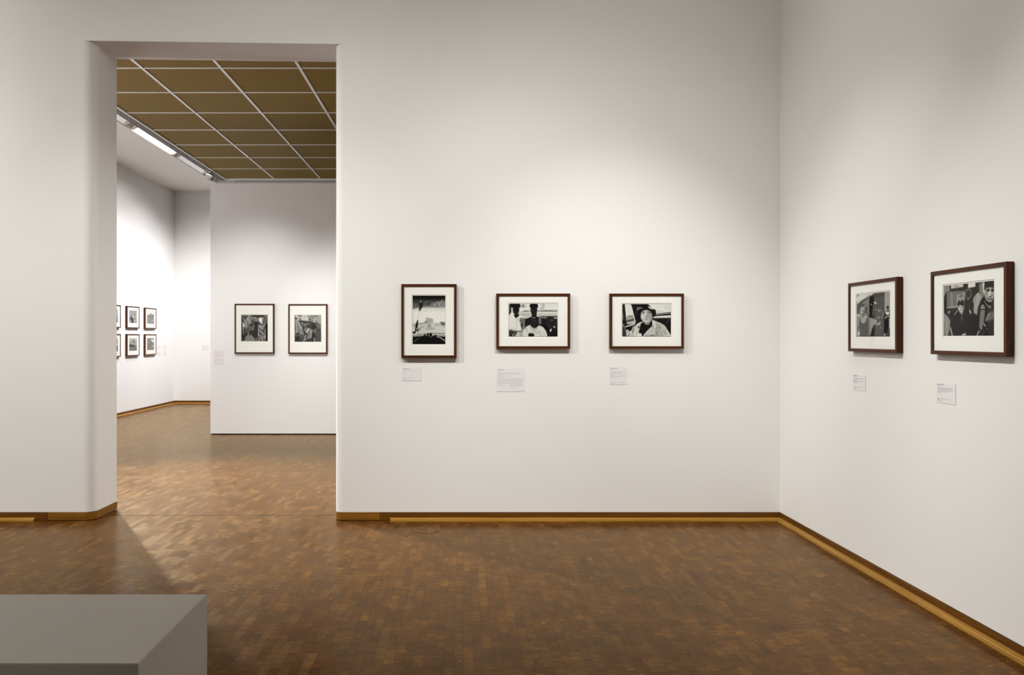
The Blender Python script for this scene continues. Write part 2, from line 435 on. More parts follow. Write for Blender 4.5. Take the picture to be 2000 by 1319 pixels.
# right wall
bm = bmesh.new(); sweep(bm, [(WX, -3.2), (WX, WY)], BD); b3 = link('baseboard_right', bm, M['base_y'], kind='structure')
bm = bmesh.new(); sweep(bm, [(WX, -3.2), (WX, WY-.0045)], shoe_prof()); link('shoe_moulding', bm, M['shoe_y'], b3)['label'] = 'lighter profiled shoe moulding'
screws(b3, [((WX-.0035, 4.37, .036), (-1, 0, 0)), ((WX-.0035, 3.83, .034), (-1, 0, 0))])
# trim the back shoe corner: mitre comes from both mouldings meeting
# far room
bm = bmesh.new(); sweep(bm, [(FX, FY), (FX, WY+WT)], BD); b4 = link('baseboard_far_left', bm, M['base_y'], kind='structure')
bm = bmesh.new(); sweep(bm, [(FX, FY-.0045), (FX, WY+WT)], shoe_prof()); link('shoe_moulding', bm, M['shoe_y'], b4)['label'] = 'lighter profiled shoe moulding'
bm = bmesh.new(); sweep(bm, [(4.98, FY), (FX+.0045, FY)], BD); b5 = link('baseboard_far', bm, M['base_x'], kind='structure')
bm = bmesh.new(); sweep(bm, [(4.98, FY), (FX+.0045, FY)], shoe_prof()); link('shoe_moulding', bm, M['shoe_x'], b5)['label'] = 'lighter profiled shoe moulding'

# ------------------------------------------------------------------ plinth and floor box lid
px, pz = -.935, .46
bz = 2.90; 
bm = bmesh.new()
drop = 502*bz/F; ptop = H-drop; bz2 = bz*502/638.
box(bm, -2.6, -500/F*bz, bz2, bz, 0, ptop)
bmesh.ops.bevel(bm, geom=bm.edges[:], offset=.003, segments=2, affect='EDGES')
pl = link('display_plinth', bm, M['plinth'])
tag(pl, 'low white painted rectangular plinth on the parquet at the lower left', 'plinth')
fc = empty('floor_outlet_cover', (-.264, 5.756, 0))
bm = bmesh.new(); cyl(bm, (0, 0, 0), (0, 0, .0025), .086, 48); link('lid', bm, M['floor'], fc)
bm = bmesh.new()
n = 64; A = [(.086, .0005), (.086, .0032), (.092, .0030), (.092, .0005)]
rg = [[bm.verts.new((r_*math.cos(2*PI*i/n), r_*math.sin(2*PI*i/n), z)) for r_, z in A] for i in range(n)]
for i in range(n):
    a, b = rg[i], rg[(i+1) % n]
    for j in range(4): bm.faces.new((a[j], a[(j+1) % 4], b[(j+1) % 4], b[j]))
bmesh.ops.recalc_face_normals(bm, faces=bm.faces)
link('rim', bm, simple('brass_rim', srgb(125, 92, 55), .45, .3), fc)
bm = bmesh.new(); cyl(bm, (0, 0, .0025), (0, 0, .0034), .006, 16); link('lifting_hole', bm, M['screw'], fc)
tag(fc, 'round parquet-covered floor outlet lid set in the floor near the skirting', 'floor cover')

# ------------------------------------------------------------------ painted tones for the photographic prints
class Canvas:
    """grey-tone picture. src = 4 corner points (tl, tr, br, bl) of the print in drawing units"""
    def __init__(s, w, h, quad, unit):
        s.w, s.h = w, h; s.a = np.full((h*2, w*2), .5); s.unit = unit
        yy, xx = np.mgrid[0:h*2, 0:w*2]; s.X = (xx+.5)/2; s.Y = (yy+.5)/2
        # homography quad->rect
        dst = [(0, 0), (w, 0), (w, h), (0, h)]; A = []; b = []
        for (x, y), (u, v) in zip(quad, dst):
            A.append([x, y, 1, 0, 0, 0, -u*x, -u*y]); b.append(u)
            A.append([0, 0, 0, x, y, 1, -v*x, -v*y]); b.append(v)
        hh = np.linalg.solve(np.array(A, float), np.array(b, float)); s.Hm = np.append(hh, 1).reshape(3, 3)
    def T(s, p):
        q = s.Hm @ np.array([p[0], p[1], 1.0]); return q[0]/q[2], q[1]/q[2]
    def blurm(s, m, r):
        r = int(round(r*2))
        if r < 1: return m
        for _ in range(2):
            for ax in (0, 1):
                p = np.pad(m, [(r+1, r) if a == ax else (0, 0) for a in (0, 1)], mode='edge'); c = np.cumsum(p, axis=ax)
                n_ = m.shape[ax]
                hi = np.take(c, np.arange(2*r+1, 2*r+1+n_), axis=ax); lo = np.take(c, np.arange(0, n_), axis=ax)
                m = (hi-lo)/(2*r+1)
        return m
    def put(s, m, v, blur, alpha):
        m = s.blurm(m.astype(float), blur*.62)*alpha
        s.a = s.a*(1-m)+v*m
    def poly(s, pts, v, blur=.5, alpha=1.0):
        P = [s.T(p) for p in pts]; m = np.zeros(s.X.shape, bool)
        for (x0, y0), (x1, y1) in zip(P, P[1:]+P[:1]):
            if y0 == y1: continue
            c = ((s.Y > min(y0, y1)) & (s.Y <= max(y0, y1)) & (s.X < (x1-x0)*(s.Y-y0)/(y1-y0)+x0)); m ^= c
        s.put(m, v, blur, alpha); return m
    def ell(s, cx, cy, rx, ry, v, rot=0, blur=.5, alpha=1.0):
        n_ = 28; ca, sa = math.cos(math.radians(rot)), math.sin(math.radians(rot))
        s.poly([(cx+rx*math.cos(t)*ca-ry*math.sin(t)*sa, cy+rx*math.cos(t)*sa+ry*math.sin(t)*ca) for t in [2*PI*i/n_ for i in range(n_)]], v, blur, alpha)
    def line(s, pts, wd, v, blur=.4, alpha=1.0):
        wd = wd/s.unit/2; m = np.zeros(s.X.shape)
        P = [s.T(p) for p in pts]
        for (x0, y0), (x1, y1) in zip(P, P[1:]):
            dx, dy = x1-x0, y1-y0; L = dx*dx+dy*dy+1e-9
            t = np.clip(((s.X-x0)*dx+(s.Y-y0)*dy)/L, 0, 1)
            d = np.hypot(s.X-x0-t*dx, s.Y-y0-t*dy); m = np.maximum(m, np.clip(wd-d+.5, 0, 1))
        s.put(m, v, blur, alpha)
    def grad(s, stops, alpha=1.0):
        ys = s.Y/s.h; s.a = s.a*(1-alpha)+alpha*np.interp(ys, [p for p, _ in stops], [q for _, q in stops])
    def texture(s, amt, sx, sy, seed, region=None):
        rng = np.random.RandomState(seed); n_ = rng.rand(int(s.h*2/sy)+3, int(s.w*2/sx)+3)
        iy = s.Y*2/sy; ix = s.X*2/sx; y0 = iy.astype(int); x0 = ix.astype(int); fy = iy-y0; fx = ix-x0
        v = (n_[y0, x0]*(1-fy)*(1-fx)+n_[y0+1, x0]*fy*(1-fx)+n_[y0, x0+1]*(1-fy)*fx+n_[y0+1, x0+1]*fy*fx)-.5
        if region is not None:
            keep = s.a.copy(); m0 = s.poly(region, 0, 0, 0); s.a = keep; v = v*s.blurm(m0.astype(float), 1)
        s.a = s.a+v*amt
    def edge(s, wd, v=.05):
        m = (s.X < wd) | (s.X > s.w-wd) | (s.Y < wd) | (s.Y > s.h-wd); s.put(m, v, .3, .85)
    def out(s):
        a = np.clip(.5+(s.a.reshape(s.h, 2, s.w, 2).mean(axis=(1, 3))-.5)*1.08-.01, .045, .95)
        return a
WARM = np.array([1.0, .975, .915])
def print_mesh(name, cv, wm, hm, parent, y=0.0, dz=0.0, warm=WARM, gain=.94):
    """grid centred on the parent's origin, facing -Y"""
    a = cv.out(); h_, w_ = a.shape
    xs = np.linspace(-wm/2, wm/2, w_); zs = np.linspace(hm/2, -hm/2, h_)+dz
    X, Z = np.meshgrid(xs, zs); co = np.stack([X, np.full_like(X, y), Z], -1).reshape(-1, 3)
    i = np.arange(h_*w_).reshape(h_, w_)
    f = np.stack([i[1:, :-1], i[1:, 1:], i[:-1, 1:], i[:-1, :-1]], -1).reshape(-1, 4)
    me = bpy.data.meshes.new(name); me.from_pydata(co.tolist(), [], f.tolist()); me.update()
    lin = np.where(a > .04045, ((a+.055)/1.055)**2.4, a/12.92)*gain
    col = np.ones((h_*w_, 4)); col[:, :3] = lin.reshape(-1, 1)*warm
    at = me.color_attributes.new('tone', 'FLOAT_COLOR', 'POINT'); at.data.foreach_set('color', col.ravel().astype(np.float32))
    me.materials.append(M['print'])
    o = bpy.data.objects.new(name, me); C.objects.link(o); o.parent = parent
    return o

def pic_windscreen():
    c = Canvas(124, 184, [(18, 22), (872, 22), (872, 1298), (18, 1298)], 854/124)
    c.grad([(0, .10), (.07, .10), (.10, .22), (.20, .36), (.27, .84), (.35, .90), (.55, .90), (.575, .74), (.70, .80), (.78, .84), (1, .10)])
    c.poly([(0, 300), (330, 250), (330, 300), (0, 380)], .38, 5)
    c.poly([(500, 210), (880, 150), (880, 300), (600, 320)], .62, 6, .7)
    rng = random.Random(8)
    for _ in range(90):
        x, y = rng.uniform(30, 860), rng.uniform(110, 290); c.ell(x, y, rng.uniform(5, 14), rng.uniform(4, 9), rng.choice([.2, .45, .55, .7]), blur=.5, alpha=.6)
    for x, y, r_ in ((235, 180, 16), (380, 180, 14), (575, 266, 16), (660, 205, 14), (760, 190, 20), (715, 245, 16), (510, 260, 14), (780, 140, 14)): c.ell(x, y, r_, r_*.7, .82, blur=.5)
    c.ell(650, 312, 18, 9, .15)
    c.poly([(195, 215), (300, 215), (270, 320), (215, 425), (190, 420)], .14, 2.4)
    c.line([(205, 430), (165, 560), (150, 660)], 6, .70, .8)
    c.poly([(20, 745), (420, 745), (600, 745), (720, 790), (870, 860), (870, 1030), (20, 1030)], .80, 2)
    c.poly([(30, 760), (400, 745), (240, 800), (30, 850)], .68, 2)
    c.poly([(150, 870), (400, 760), (300, 850), (160, 900)], .62, 2.5)
    c.line([(80, 890), (400, 760)], 16, .86, 1)
    c.poly([(420, 760), (500, 750), (500, 860), (390, 860)], .62, 3)
    c.poly([(570, 750), (620, 745), (870, 850), (870, 870)], .70, 1.5)
    c.ell(470, 890, 130, 26, .60, blur=4, alpha=.8); c.ell(640, 800, 60, 14, .66, blur=2)
    c.poly([(150, 915), (230, 880), (230, 915), (120, 960)], .42, 2)
    c.ell(385, 718, 60, 20, .36, blur=3); c.line([(150, 745), (420, 742)], 14, .55, 1)
    c.poly([(370, 605), (540, 640), (560, 740), (430, 740), (360, 680)], .70, 3); c.line([(380, 618), (540, 648)], 16, .55, 1.5); c.line([(370, 670), (520, 690)], 12, .60, 2)
    c.poly([(725, 715), (870, 720), (870, 815), (780, 795)], .38, 1.8); c.poly([(720, 715), (800, 705), (870, 725), (870, 745)], .6, 2)
    c.poly([(145, 665), (168, 660), (150, 830), (105, 940), (100, 1020), (18, 1020), (18, 970), (80, 960), (100, 780)], .09, .7)
    c.line([(150, 850), (152, 1090)], 12, .28, .8); c.poly([(110, 930), (165, 900), (165, 950), (110, 960)], .15, .8)
    c.poly([(18, 1018), (100, 1018), (110, 965), (145, 965), (145, 1052), (18, 1052)], .84, .8)
    c.poly([(160, 1020), (540, 990), (872, 1010), (872, 1100), (160, 1100)], .66, 1.5); c.line([(540, 1022), (872, 1020)], 14, .36, .8); c.line([(520, 1045), (872, 1045)], 18, .90, .6); c.line([(640, 1062), (872, 1060)], 8, .2, .5)
    c.line([(18, 1058), (250, 1060)], 14, .35, .8); c.line([(18, 1080), (240, 1078)], 14, .72, .8)
    c.poly([(18, 1095), (230, 1088), (320, 1070), (640, 1070), (700, 1090), (872, 1095), (872, 1300), (18, 1300)], .09, .8)
    for x, y, rx, ry in ((335, 1052, 26, 24), (415, 1035, 34, 28), (490, 1040, 38, 42), (605, 1082, 40, 34), (540, 1090, 30, 26)): c.ell(x, y, rx, ry, .11, blur=.8)
    c.ell(550, 1075, 16, 12, .75, blur=.7); c.ell(485, 1100, 14, 18, .55, -30, .9); c.ell(420, 1075, 20, 14, .26, blur=1)
    c.line([(60, 1230), (120, 1180), (185, 1140)], 13, .52, .7); c.line([(650, 1095), (740, 1125), (860, 1205)], 17, .84, .6)
    c.edge(1.1); c.poly([(858, 330), (866, 330), (866, 1080), (858, 1080)], .9, .3); c.texture(.05, 3, 3, 5)
    return c
def face(c, x, y, rx, ry, base, dark, light, s=1.0):
    c.ell(x, y, rx, ry, base, blur=1)
    c.ell(x-rx*.15, y-ry*.45, rx*.55, ry*.25, light, blur=2, alpha=.5)
    for sx in (-1, 1):
        c.ell(x+sx*rx*.40, y-ry*.10, rx*.22, ry*.07, dark, blur=.7); c.line([(x+sx*rx*.2, y-ry*.27), (x+sx*rx*.62, y-ry*.27)], ry*.06, dark, .8, .7)
    c.line([(x, y-ry*.1), (x-rx*.05, y+ry*.25)], rx*.13, light, 1, .7); c.line([(x-rx*.18, y+ry*.32), (x+rx*.18, y+ry*.32)], ry*.06, dark, .8)
    c.line([(x-rx*.30, y+ry*.55), (x+rx*.30, y+ry*.55)], ry*.08, dark, .8)
    c.line([(x-rx*.22, y+ry*.66), (x+rx*.22, y+ry*.66)], ry*.06, light, 1, .5)
def pic_children():
    c = Canvas(184, 124, [(40, 62), (1826, 62), (1826, 1276), (40, 1276)], 1786/184)
    c.grad([(0, .84), (.2, .88), (.26, .84), (.42, .78), (1, .5)])
    c.ell(560, 150, 60, 50, .42, blur=4); c.ell(1300, 130, 60, 60, .66, blur=5); c.ell(1260, 235, 90, 20, .55, blur=3); c.ell(640, 150, 30, 80, .75, blur=4)
    c.poly([(480, 355), (660, 315), (830, 335), (830, 352)], .22, .8); c.poly([(1110, 290), (1826, 290), (1826, 310), (1110, 310)], .62, 2); c.poly([(1100, 335), (1400, 318), (1826, 330), (1826, 350), (1100, 352)], .20, .8)
    c.poly([(450, 370), (830, 370), (830, 600), (450, 600)], .76, 4); c.poly([(470, 450), (820, 450), (820, 485), (470, 480)], .62, 4)
    c.poly([(1100, 440), (1800, 440), (1800, 470), (1100, 470)], .66, 4); c.poly([(1100, 515), (1826, 520), (1826, 575), (1250, 560)], .28, 2)
    c.poly([(1110, 560), (1826, 600), (1826, 1276), (1110, 1276)], .18, 2); c.line([(1700, 607), (1810, 607)], 16, .88, .6)
    # tall child in white shirt, left
    c.poly([(60, 90), (130, 70), (130, 380), (60, 520), (40, 520), (40, 80)], .14, 1); c.line([(80, 110), (70, 350)], 14, .6, 1)
    c.poly([(50, 500), (120, 390), (200, 380), (300, 600), (430, 470), (620, 590), (600, 800), (500, 1060), (50, 1030)], .86, 1)
    c.poly([(430, 580), (620, 600), (760, 620), (760, 900), (500, 1060), (480, 820)], .48, 2); c.line([(555, 600), (560, 880)], 18, .25, 1.2); c.line([(610, 650), (620, 900)], 12, .66, 1.2); c.poly([(460, 790), (540, 760), (560, 900), (500, 960)], .24, 2)
    c.line([(325, 610), (320, 1030)], 10, .6, .8); c.poly([(415, 705), (510, 670), (500, 705), (430, 735)], .2, .8); c.ell(380, 640, 40, 20, .7, -20, 1.2); c.ell(200, 980, 160, 30, .78, blur=3)
    c.poly([(225, 470), (430, 440), (410, 520), (305, 600), (260, 560)], .08, .8)
    c.ell(310, 300, 125, 175, .12, blur=1); c.poly([(110, 70), (450, 70), (475, 180), (440, 220), (180, 230), (100, 180)], .09, 1)
    c.line([(180, 210), (195, 330)], 22, .48, 1); c.line([(438, 210), (425, 330), (380, 460)], 24, .72, 1); c.ell(275, 345, 18, 12, .4, blur=.8); c.ell(280, 430, 16, 22, .4, blur=.9); c.ell(360, 430, 12, 12, .2, blur=1)
    # centre adult
    c.poly([(780, 580), (880, 540), (1080, 540), (1240, 580), (1390, 620), (1400, 1000), (620, 900), (620, 640)], .13, 1)
    c.poly([(870, 430), (1060, 430), (1060, 600), (880, 600)], .12, 1)
    c.ell(960, 300, 125, 190, .15, blur=1); c.poly([(840, 66), (1080, 66), (1120, 180), (1090, 215), (830, 220), (790, 160)], .09, 1)
    c.line([(825, 190), (830, 320)], 16, .55, 1); c.line([(1080, 230), (1090, 310)], 18, .6, 1); c.line([(890, 455), (890, 500)], 14, .5, 1); c.ell(960, 340, 40, 60, .19, blur=2); c.ell(960, 400, 50, 12, .1, blur=1)
    c.line([(905, 580), (1010, 578)], 22, .82, .7); c.poly([(1130, 600), (1230, 600), (1220, 820), (1140, 800)], .46, 1.5); c.line([(1110, 545), (1230, 580), (1390, 600)], 14, .7, 1.2)
    # baby in front
    c.poly([(560, 1060), (720, 880), (860, 830), (1180, 870), (1290, 920), (1430, 1080), (1470, 1262), (540, 1262)], .82, 1)
    c.ell(980, 770, 165, 190, .14, blur=1); c.ell(960, 690, 70, 50, .22, blur=3); c.ell(970, 860, 45, 40, .20, blur=2); c.ell(900, 740, 26, 14, .07, blur=1); c.ell(1020, 740, 26, 14, .07, blur=1); c.ell(985, 900, 60, 50, .12, blur=1)
    c.poly([(880, 960), (1100, 960), (1080, 1010), (900, 1010)], .62, 1.4)
    for p, v in (([(700, 960), (690, 1060), (720, 1120)], .5), ([(790, 900), (850, 960), (830, 1080)], .62), ([(900, 1060), (1060, 1065)], .45), ([(1130, 1080), (1170, 1040)], .45), ([(940, 1110), (1050, 1130), (1090, 1180)], .58), ([(1170, 1130), (1240, 1230)], .6), ([(1350, 1000), (1400, 1100)], .55), ([(780, 1100), (800, 1160)], .5), ([(1110, 1100), (1160, 1140)], .35), ([(1290, 1080), (1330, 1200)], .7)): c.line(p, 16, v, 1)
    c.ell(860, 1215, 115, 75, .10, blur=1); c.ell(870, 1190, 40, 20, .22, blur=1.2)
    # child on the right
    c.ell(1560, 740, 180, 215, .15, blur=1); c.ell(1610, 680, 50, 60, .30, blur=4); c.ell(1500, 860, 20, 36, .36, blur=1.4); c.ell(1580, 800, 50, 16, .07, blur=1); c.ell(1470, 900, 70, 80, .17, blur=2)
    c.poly([(1340, 820), (1420, 850), (1520, 1000), (1540, 1270), (1460, 1270), (1400, 1050), (1300, 920)], .08, 1)
    c.poly([(1600, 1000), (1660, 930), (1826, 1010), (1826, 1276), (1540, 1276)], .11, 1)
    c.poly([(1650, 900), (1710, 885), (1750, 960), (1700, 940)], .85, .7); c.poly([(1530, 1030), (1620, 965), (1590, 1060), (1565, 1110)], .86, .7); c.line([(1520, 1240), (1530, 1200)], 14, .5, .8)
    # lower left bundle
    c.poly([(40, 1020), (200, 1040), (420, 1060), (540, 1080), (540, 1270), (40, 1270)], .2, 1.4)
    c.poly([(200, 1040), (440, 1050), (440, 1090), (220, 1080)], .6, 1.5); c.poly([(330, 1110), (540, 1090), (540, 1262), (250, 1262), (320, 1180)], .76, 1.2); c.line([(170, 1180), (200, 1240), (260, 1150)], 22, .7, 1); c.line([(450, 1180), (500, 1130)], 20, .35, 1); c.line([(430, 1220), (540, 1230)], 20, .5, 1); c.line([(60, 1090), (240, 1080)], 16, .42, 1.2)
    c.edge(1.2); c.texture(.07, 3, 3, 2)
    return c
def pic_hat():
    c = Canvas(184, 124, [(45, 78), (1835, 78), (1835, 1278), (45, 1278)], 1790/184)
    c.a[:] = .10
    c.poly([(140, 90), (365, 90), (540, 740), (520, 780), (225, 820), (190, 640)], .85, .8)
    c.poly([(200, 560), (440, 480), (480, 640), (220, 690)], .58, 2.5); c.poly([(210, 680), (480, 610), (500, 690), (230, 760)], .32, 1.6); c.ell(300, 520, 70, 20, .5, -15, 2); c.ell(320, 610, 90, 16, .75, -12, 1.6); c.poly([(230, 760), (510, 690), (520, 735), (235, 800)], .68, 1.2)
    c.line([(190, 110), (215, 480)], 10, .93, .8); c.line([(385, 140), (450, 430), (535, 740)], 16, .9, .6)
    c.poly([(60, 90), (130, 90), (150, 330), (215, 830), (110, 850), (60, 500)], .12, .8); c.line([(100, 200), (150, 700)], 16, .26, 1.2); c.line([(66, 420), (90, 660)], 20, .6, 1.3)
    c.poly([(150, 900), (520, 770), (540, 800), (480, 850), (120, 945)], .80, 1); c.ell(480, 790, 50, 16, .55, -30, 1)
    for x, y in ((95, 830), (85, 890), (100, 950), (110, 1000)): c.ell(x, y, 40, 14, .72, -15, .9)
    c.poly([(60, 950), (140, 940), (220, 1100), (240, 1270), (60, 1270)], .24, 2); c.line([(140, 960), (220, 1150)], 16, .68, 1)
    # rear window, right
    c.poly([(960, 90), (1825, 90), (1825, 375), (1290, 440), (1270, 300), (1100, 210)], .87, .8); c.poly([(1300, 330), (1640, 330), (1650, 350), (1310, 400)], .8, 2); c.ell(1700, 230, 120, 90, .82, blur=4); c.line([(1240, 210), (1500, 180), (1800, 150)], 10, .74, 1.5)
    c.line([(1290, 440), (1825, 382)], 13, .16, .4); c.line([(1280, 465), (1825, 410)], 22, .82, .6); c.poly([(1250, 500), (1825, 440), (1825, 480), (1240, 525)], .12, .5)
    c.poly([(1190, 560), (1330, 520), (1825, 490), (1825, 590), (1160, 605)], .80, 1.2); c.line([(1200, 540), (1825, 545)], 18, .9, 1.5); c.poly([(1150, 600), (1825, 592), (1825, 640), (1160, 640)], .2, 2)
    c.line([(1650, 790), (1790, 640)], 22, .42, 1.5); c.line([(1500, 720), (1790, 760)], 10, .2, 2)
    # coat
    c.poly([(450, 1262), (440, 1080), (480, 920), (620, 780), (800, 715), (1140, 650), (1250, 700), (1480, 790), (1620, 890), (1720, 1060), (1830, 1225), (1830, 1262)], .80, .8)
    c.poly([(300, 1090), (390, 1040), (430, 920), (520, 870), (450, 1000), (440, 1262), (200, 1262), (190, 1060)], .78, 1); c.poly([(410, 1080), (470, 900), (490, 920), (440, 1200)], .4, 1.2)
    c.ell(250, 1060, 50, 42, .85, blur=.8); c.ell(250, 1075, 22, 24, .55, blur=.9); c.poly([(180, 950), (400, 880), (390, 1000), (310, 1060), (220, 1010)], .12, 1); c.line([(300, 1110), (350, 1240)], 14, .35, 1); c.line([(210, 1080), (230, 1200)], 12, .55, 1.2); c.ell(270, 1230, 26, 22, .3, blur=1); c.line([(340, 1090), (420, 1060)], 16, .84, 1)
    c.poly([(1260, 700), (1480, 800), (1600, 900), (1700, 1060), (1560, 1080), (1270, 890)], .72, 2); c.poly([(1270, 890), (1420, 960), (1560, 1262), (1270, 1262)], .66, 2)
    c.poly([(1270, 790), (1420, 830), (1520, 900), (1270, 850)], .6, 2.4); c.poly([(1280, 890), (1440, 930), (1480, 990)], .4, 2); c.line([(1275, 955), (1420, 1080), (1540, 1250)], 18, .42, .8); c.line([(1280, 975), (1400, 1090), (1500, 1240)], 11, .88, .6)
    c.line([(1325, 1060), (1330, 1250)], 14, .3, .8); c.line([(1275, 970), (1275, 1250)], 14, .42, 1.2); c.ell(1600, 1120, 130, 60, .64, 50, 4); c.line([(1560, 850), (1700, 1050), (1815, 1220)], 10, .88, .8)
    for x, y in ((560, 900), (620, 960), (560, 1040), (520, 1010), (570, 1120), (700, 790), (640, 800)): c.ell(x, y, 24, 14, .62, -30, 1.5, .7)
    c.ell(655, 925, 26, 48, .18, 20, .9); c.line([(490, 1000), (470, 1220)], 10, .9, 1); c.line([(575, 1130), (560, 1220)], 14, .5, 1.5)
    # sweater
    c.poly([(800, 730), (1140, 650), (1150, 780), (1130, 900), (1000, 1020), (820, 1240), (760, 1170), (640, 1130), (690, 960), (720, 820)], .08, .7)
    c.poly([(1130, 900), (1250, 920), (1260, 1230), (820, 1262), (900, 1130)], .74, 1); c.line([(1120, 920), (930, 1110), (820, 1250)], 16, .9, .8); c.line([(1160, 690), (1220, 860), (1240, 940)], 20, .88, 1); c.poly([(1130, 880), (1190, 880), (1190, 930), (1110, 940)], .5, 1.2); c.ell(1190, 850, 16, 40, .55, blur=1.2)
    c.line([(1020, 1060), (1180, 1020)], 20, .66, 2); c.poly([(900, 1220), (1240, 1210), (1240, 1260), (880, 1262)], .45, 1.4); c.line([(950, 1235), (1060, 1230)], 16, .88, .8); c.poly([(640, 1150), (760, 1160), (770, 1262), (560, 1262)], .84, .8)
    c.poly([(755, 1170), (830, 1230), (800, 1262), (770, 1262)], .1, .8)
    # hat
    c.poly([(560, 90), (950, 85), (1050, 130), (1100, 220), (1250, 300), (1285, 390), (1240, 500), (1150, 600), (1140, 480), (1080, 300), (800, 300), (720, 420), (700, 540), (590, 500), (550, 420), (570, 330), (780, 250)], .07, .7)
    c.poly([(590, 195), (740, 190), (710, 260), (570, 340)], .46, 1.2); c.line([(560, 360), (560, 470)], 12, .5, .8); c.poly([(720, 260), (780, 200), (790, 240), (740, 270)], .60, 1)
    c.poly([(985, 175), (1010, 165), (1150, 240), (1240, 290), (1060, 255), (1010, 210)], .86, .8)
    # face
    c.poly([(720, 560), (735, 420), (800, 320), (900, 300), (1060, 320), (1130, 460), (1145, 580), (1110, 690), (1040, 770), (930, 800), (830, 760), (740, 620)], .74, 1)
    c.poly([(1010, 330), (1130, 450), (1145, 580), (1110, 680), (1040, 770), (1000, 760), (1050, 640), (990, 480)], .60, 3)
    c.poly([(830, 740), (900, 790), (1000, 790), (1080, 750), (1030, 830), (930, 845), (860, 800)], .62, 1.4); c.line([(840, 745), (900, 785), (960, 795), (1040, 775)], 16, .2, .8)
    c.line([(775, 350), (830, 335), (875, 370)], 16, .10, .7); c.line([(985, 360), (1030, 325), (1090, 330)], 16, .10, .7)
    c.line([(770, 405), (820, 385), (865, 425)], 12, .2, .7); c.ell(818, 412, 28, 16, .10, blur=.7); c.line([(990, 400), (1040, 370), (1100, 390)], 12, .2, .7); c.ell(1048, 392, 32, 16, .12, blur=.7)
    c.line([(955, 370), (960, 480)], 22, .40, 1.4); c.line([(910, 400), (920, 500)], 28, .86, 2); c.poly([(895, 530), (985, 515), (1000, 545), (930, 555)], .34, 1)
    c.line([(880, 630), (950, 605), (1010, 608)], 15, .30, .8); c.line([(880, 640), (950, 640), (1000, 640)], 8, .5, 1.2); c.ell(950, 660, 60, 12, .62, blur=1.5); c.ell(800, 530, 40, 60, .82, blur=3)
    c.edge(1.2); c.texture(.045, 3, 3, 12)
    return c
def pic_singlet():
    c = Canvas(160, 110, [(45, 155), (940, 60), (955, 1275), (62, 1278)], 5.6)
    c.a[:] = .30
    c.poly([(40, 150), (545, 100), (380, 210), (60, 410)], .84, .8); c.poly([(60, 165), (110, 160), (60, 220)], .35, 1); c.line([(60, 380), (200, 300), (400, 160)], 10, .55, .8); c.line([(160, 350), (380, 220)], 14, .2, .8)
    c.poly([(50, 420), (150, 390), (150, 660), (50, 660)], .34, 2); c.poly([(200, 360), (350, 270), (350, 400), (210, 420)], .50, 2); c.line([(370, 220), (370, 660)], 36, .5, 1.4); c.line([(350, 290), (352, 640)], 8, .66, .7)
    c.poly([(390, 220), (520, 180), (520, 760), (400, 760)], .10, 1.6); c.poly([(520, 120), (790, 70), (790, 1270), (540, 1270)], .31, 1.4); c.poly([(430, 210), (560, 130), (700, 90), (600, 160)], .36, 2)
    c.poly([(795, 80), (940, 66), (945, 560), (800, 590)], .66, .8)
    for y in range(110, 540, 45): c.line([(800, y+10), (940, y)], 6, .55, .8)
    c.line([(510, 420), (500, 540), (485, 700)], 16, .60, .8); c.line([(520, 360), (575, 385)], 22, .85, .6); c.line([(425, 415), (465, 420)], 12, .75, .7); c.line([(630, 585), (700, 575)], 14, .75, .8); c.line([(605, 770), (685, 762)], 12, .72, .8); c.line([(775, 600), (755, 700), (735, 790)], 10, .75, .7)
    for x, y in ((660, 520), (600, 540), (640, 640), (610, 690), (700, 640), (660, 720)): c.line([(x-50, y), (x+40, y-6)], 8, .42, 1.2)
    c.ell(560, 555, 20, 16, .55, blur=1); c.poly([(260, 440), (320, 410), (335, 460), (280, 480)], .15, 1); c.line([(265, 450), (330, 415)], 10, .75, .7); c.line([(275, 475), (325, 460)], 10, .8, .7)
    # pale car bonnet
    c.poly([(360, 770), (450, 780), (590, 825), (600, 960), (540, 950), (470, 1060), (430, 1230), (360, 1240)], .62, 1.4); c.poly([(520, 960), (560, 960), (545, 1275), (440, 1275), (470, 1090)], .12, 1); c.line([(590, 830), (590, 1000)], 16, .6, 1); c.poly([(600, 930), (700, 860), (690, 940), (640, 980)], .66, 1); c.poly([(600, 860), (640, 900), (600, 900)], .2, 1)
    c.poly([(60, 670), (110, 665), (180, 710), (180, 800), (60, 800)], .74, 1.4); c.line([(60, 760), (180, 750)], 10, .3, .8)
    for x, y in ((700, 1005), (750, 1050), (690, 1050), (665, 830)): c.ell(x, y, 16, 8, .62, blur=.8)
    # man in dark singlet
    c.poly([(60, 790), (160, 740), (340, 700), (370, 760), (420, 1250), (70, 1275), (70, 1000)], .58, 1.2)
    c.poly([(185, 640), (330, 660), (330, 760), (240, 790), (170, 760)], .56, 1); c.poly([(165, 760), (330, 700), (310, 850), (260, 920), (195, 905)], .66, 1)
    c.poly([(120, 800), (160, 790), (185, 900), (230, 925), (290, 900), (330, 770), (360, 760), (380, 960), (370, 1275), (150, 1275), (130, 1000)], .34, 1)
    c.line([(140, 820), (70, 1050)], 22, .52, 1.5); c.line([(90, 1090), (130, 1000)], 20, .28, 1.5); c.ell(120, 1190, 30, 40, .82, 20, 1); c.line([(395, 800), (400, 1240)], 14, .3, 1.4); c.line([(380, 900), (385, 1230)], 14, .55, 1.2)
    c.ell(210, 600, 68, 125, .66, blur=1); c.poly([(160, 460), (200, 430), (265, 470), (275, 560), (250, 500), (170, 500)], .56, 1); c.ell(210, 450, 34, 20, .18, blur=1); c.ell(250, 640, 28, 90, .42, blur=2.4)
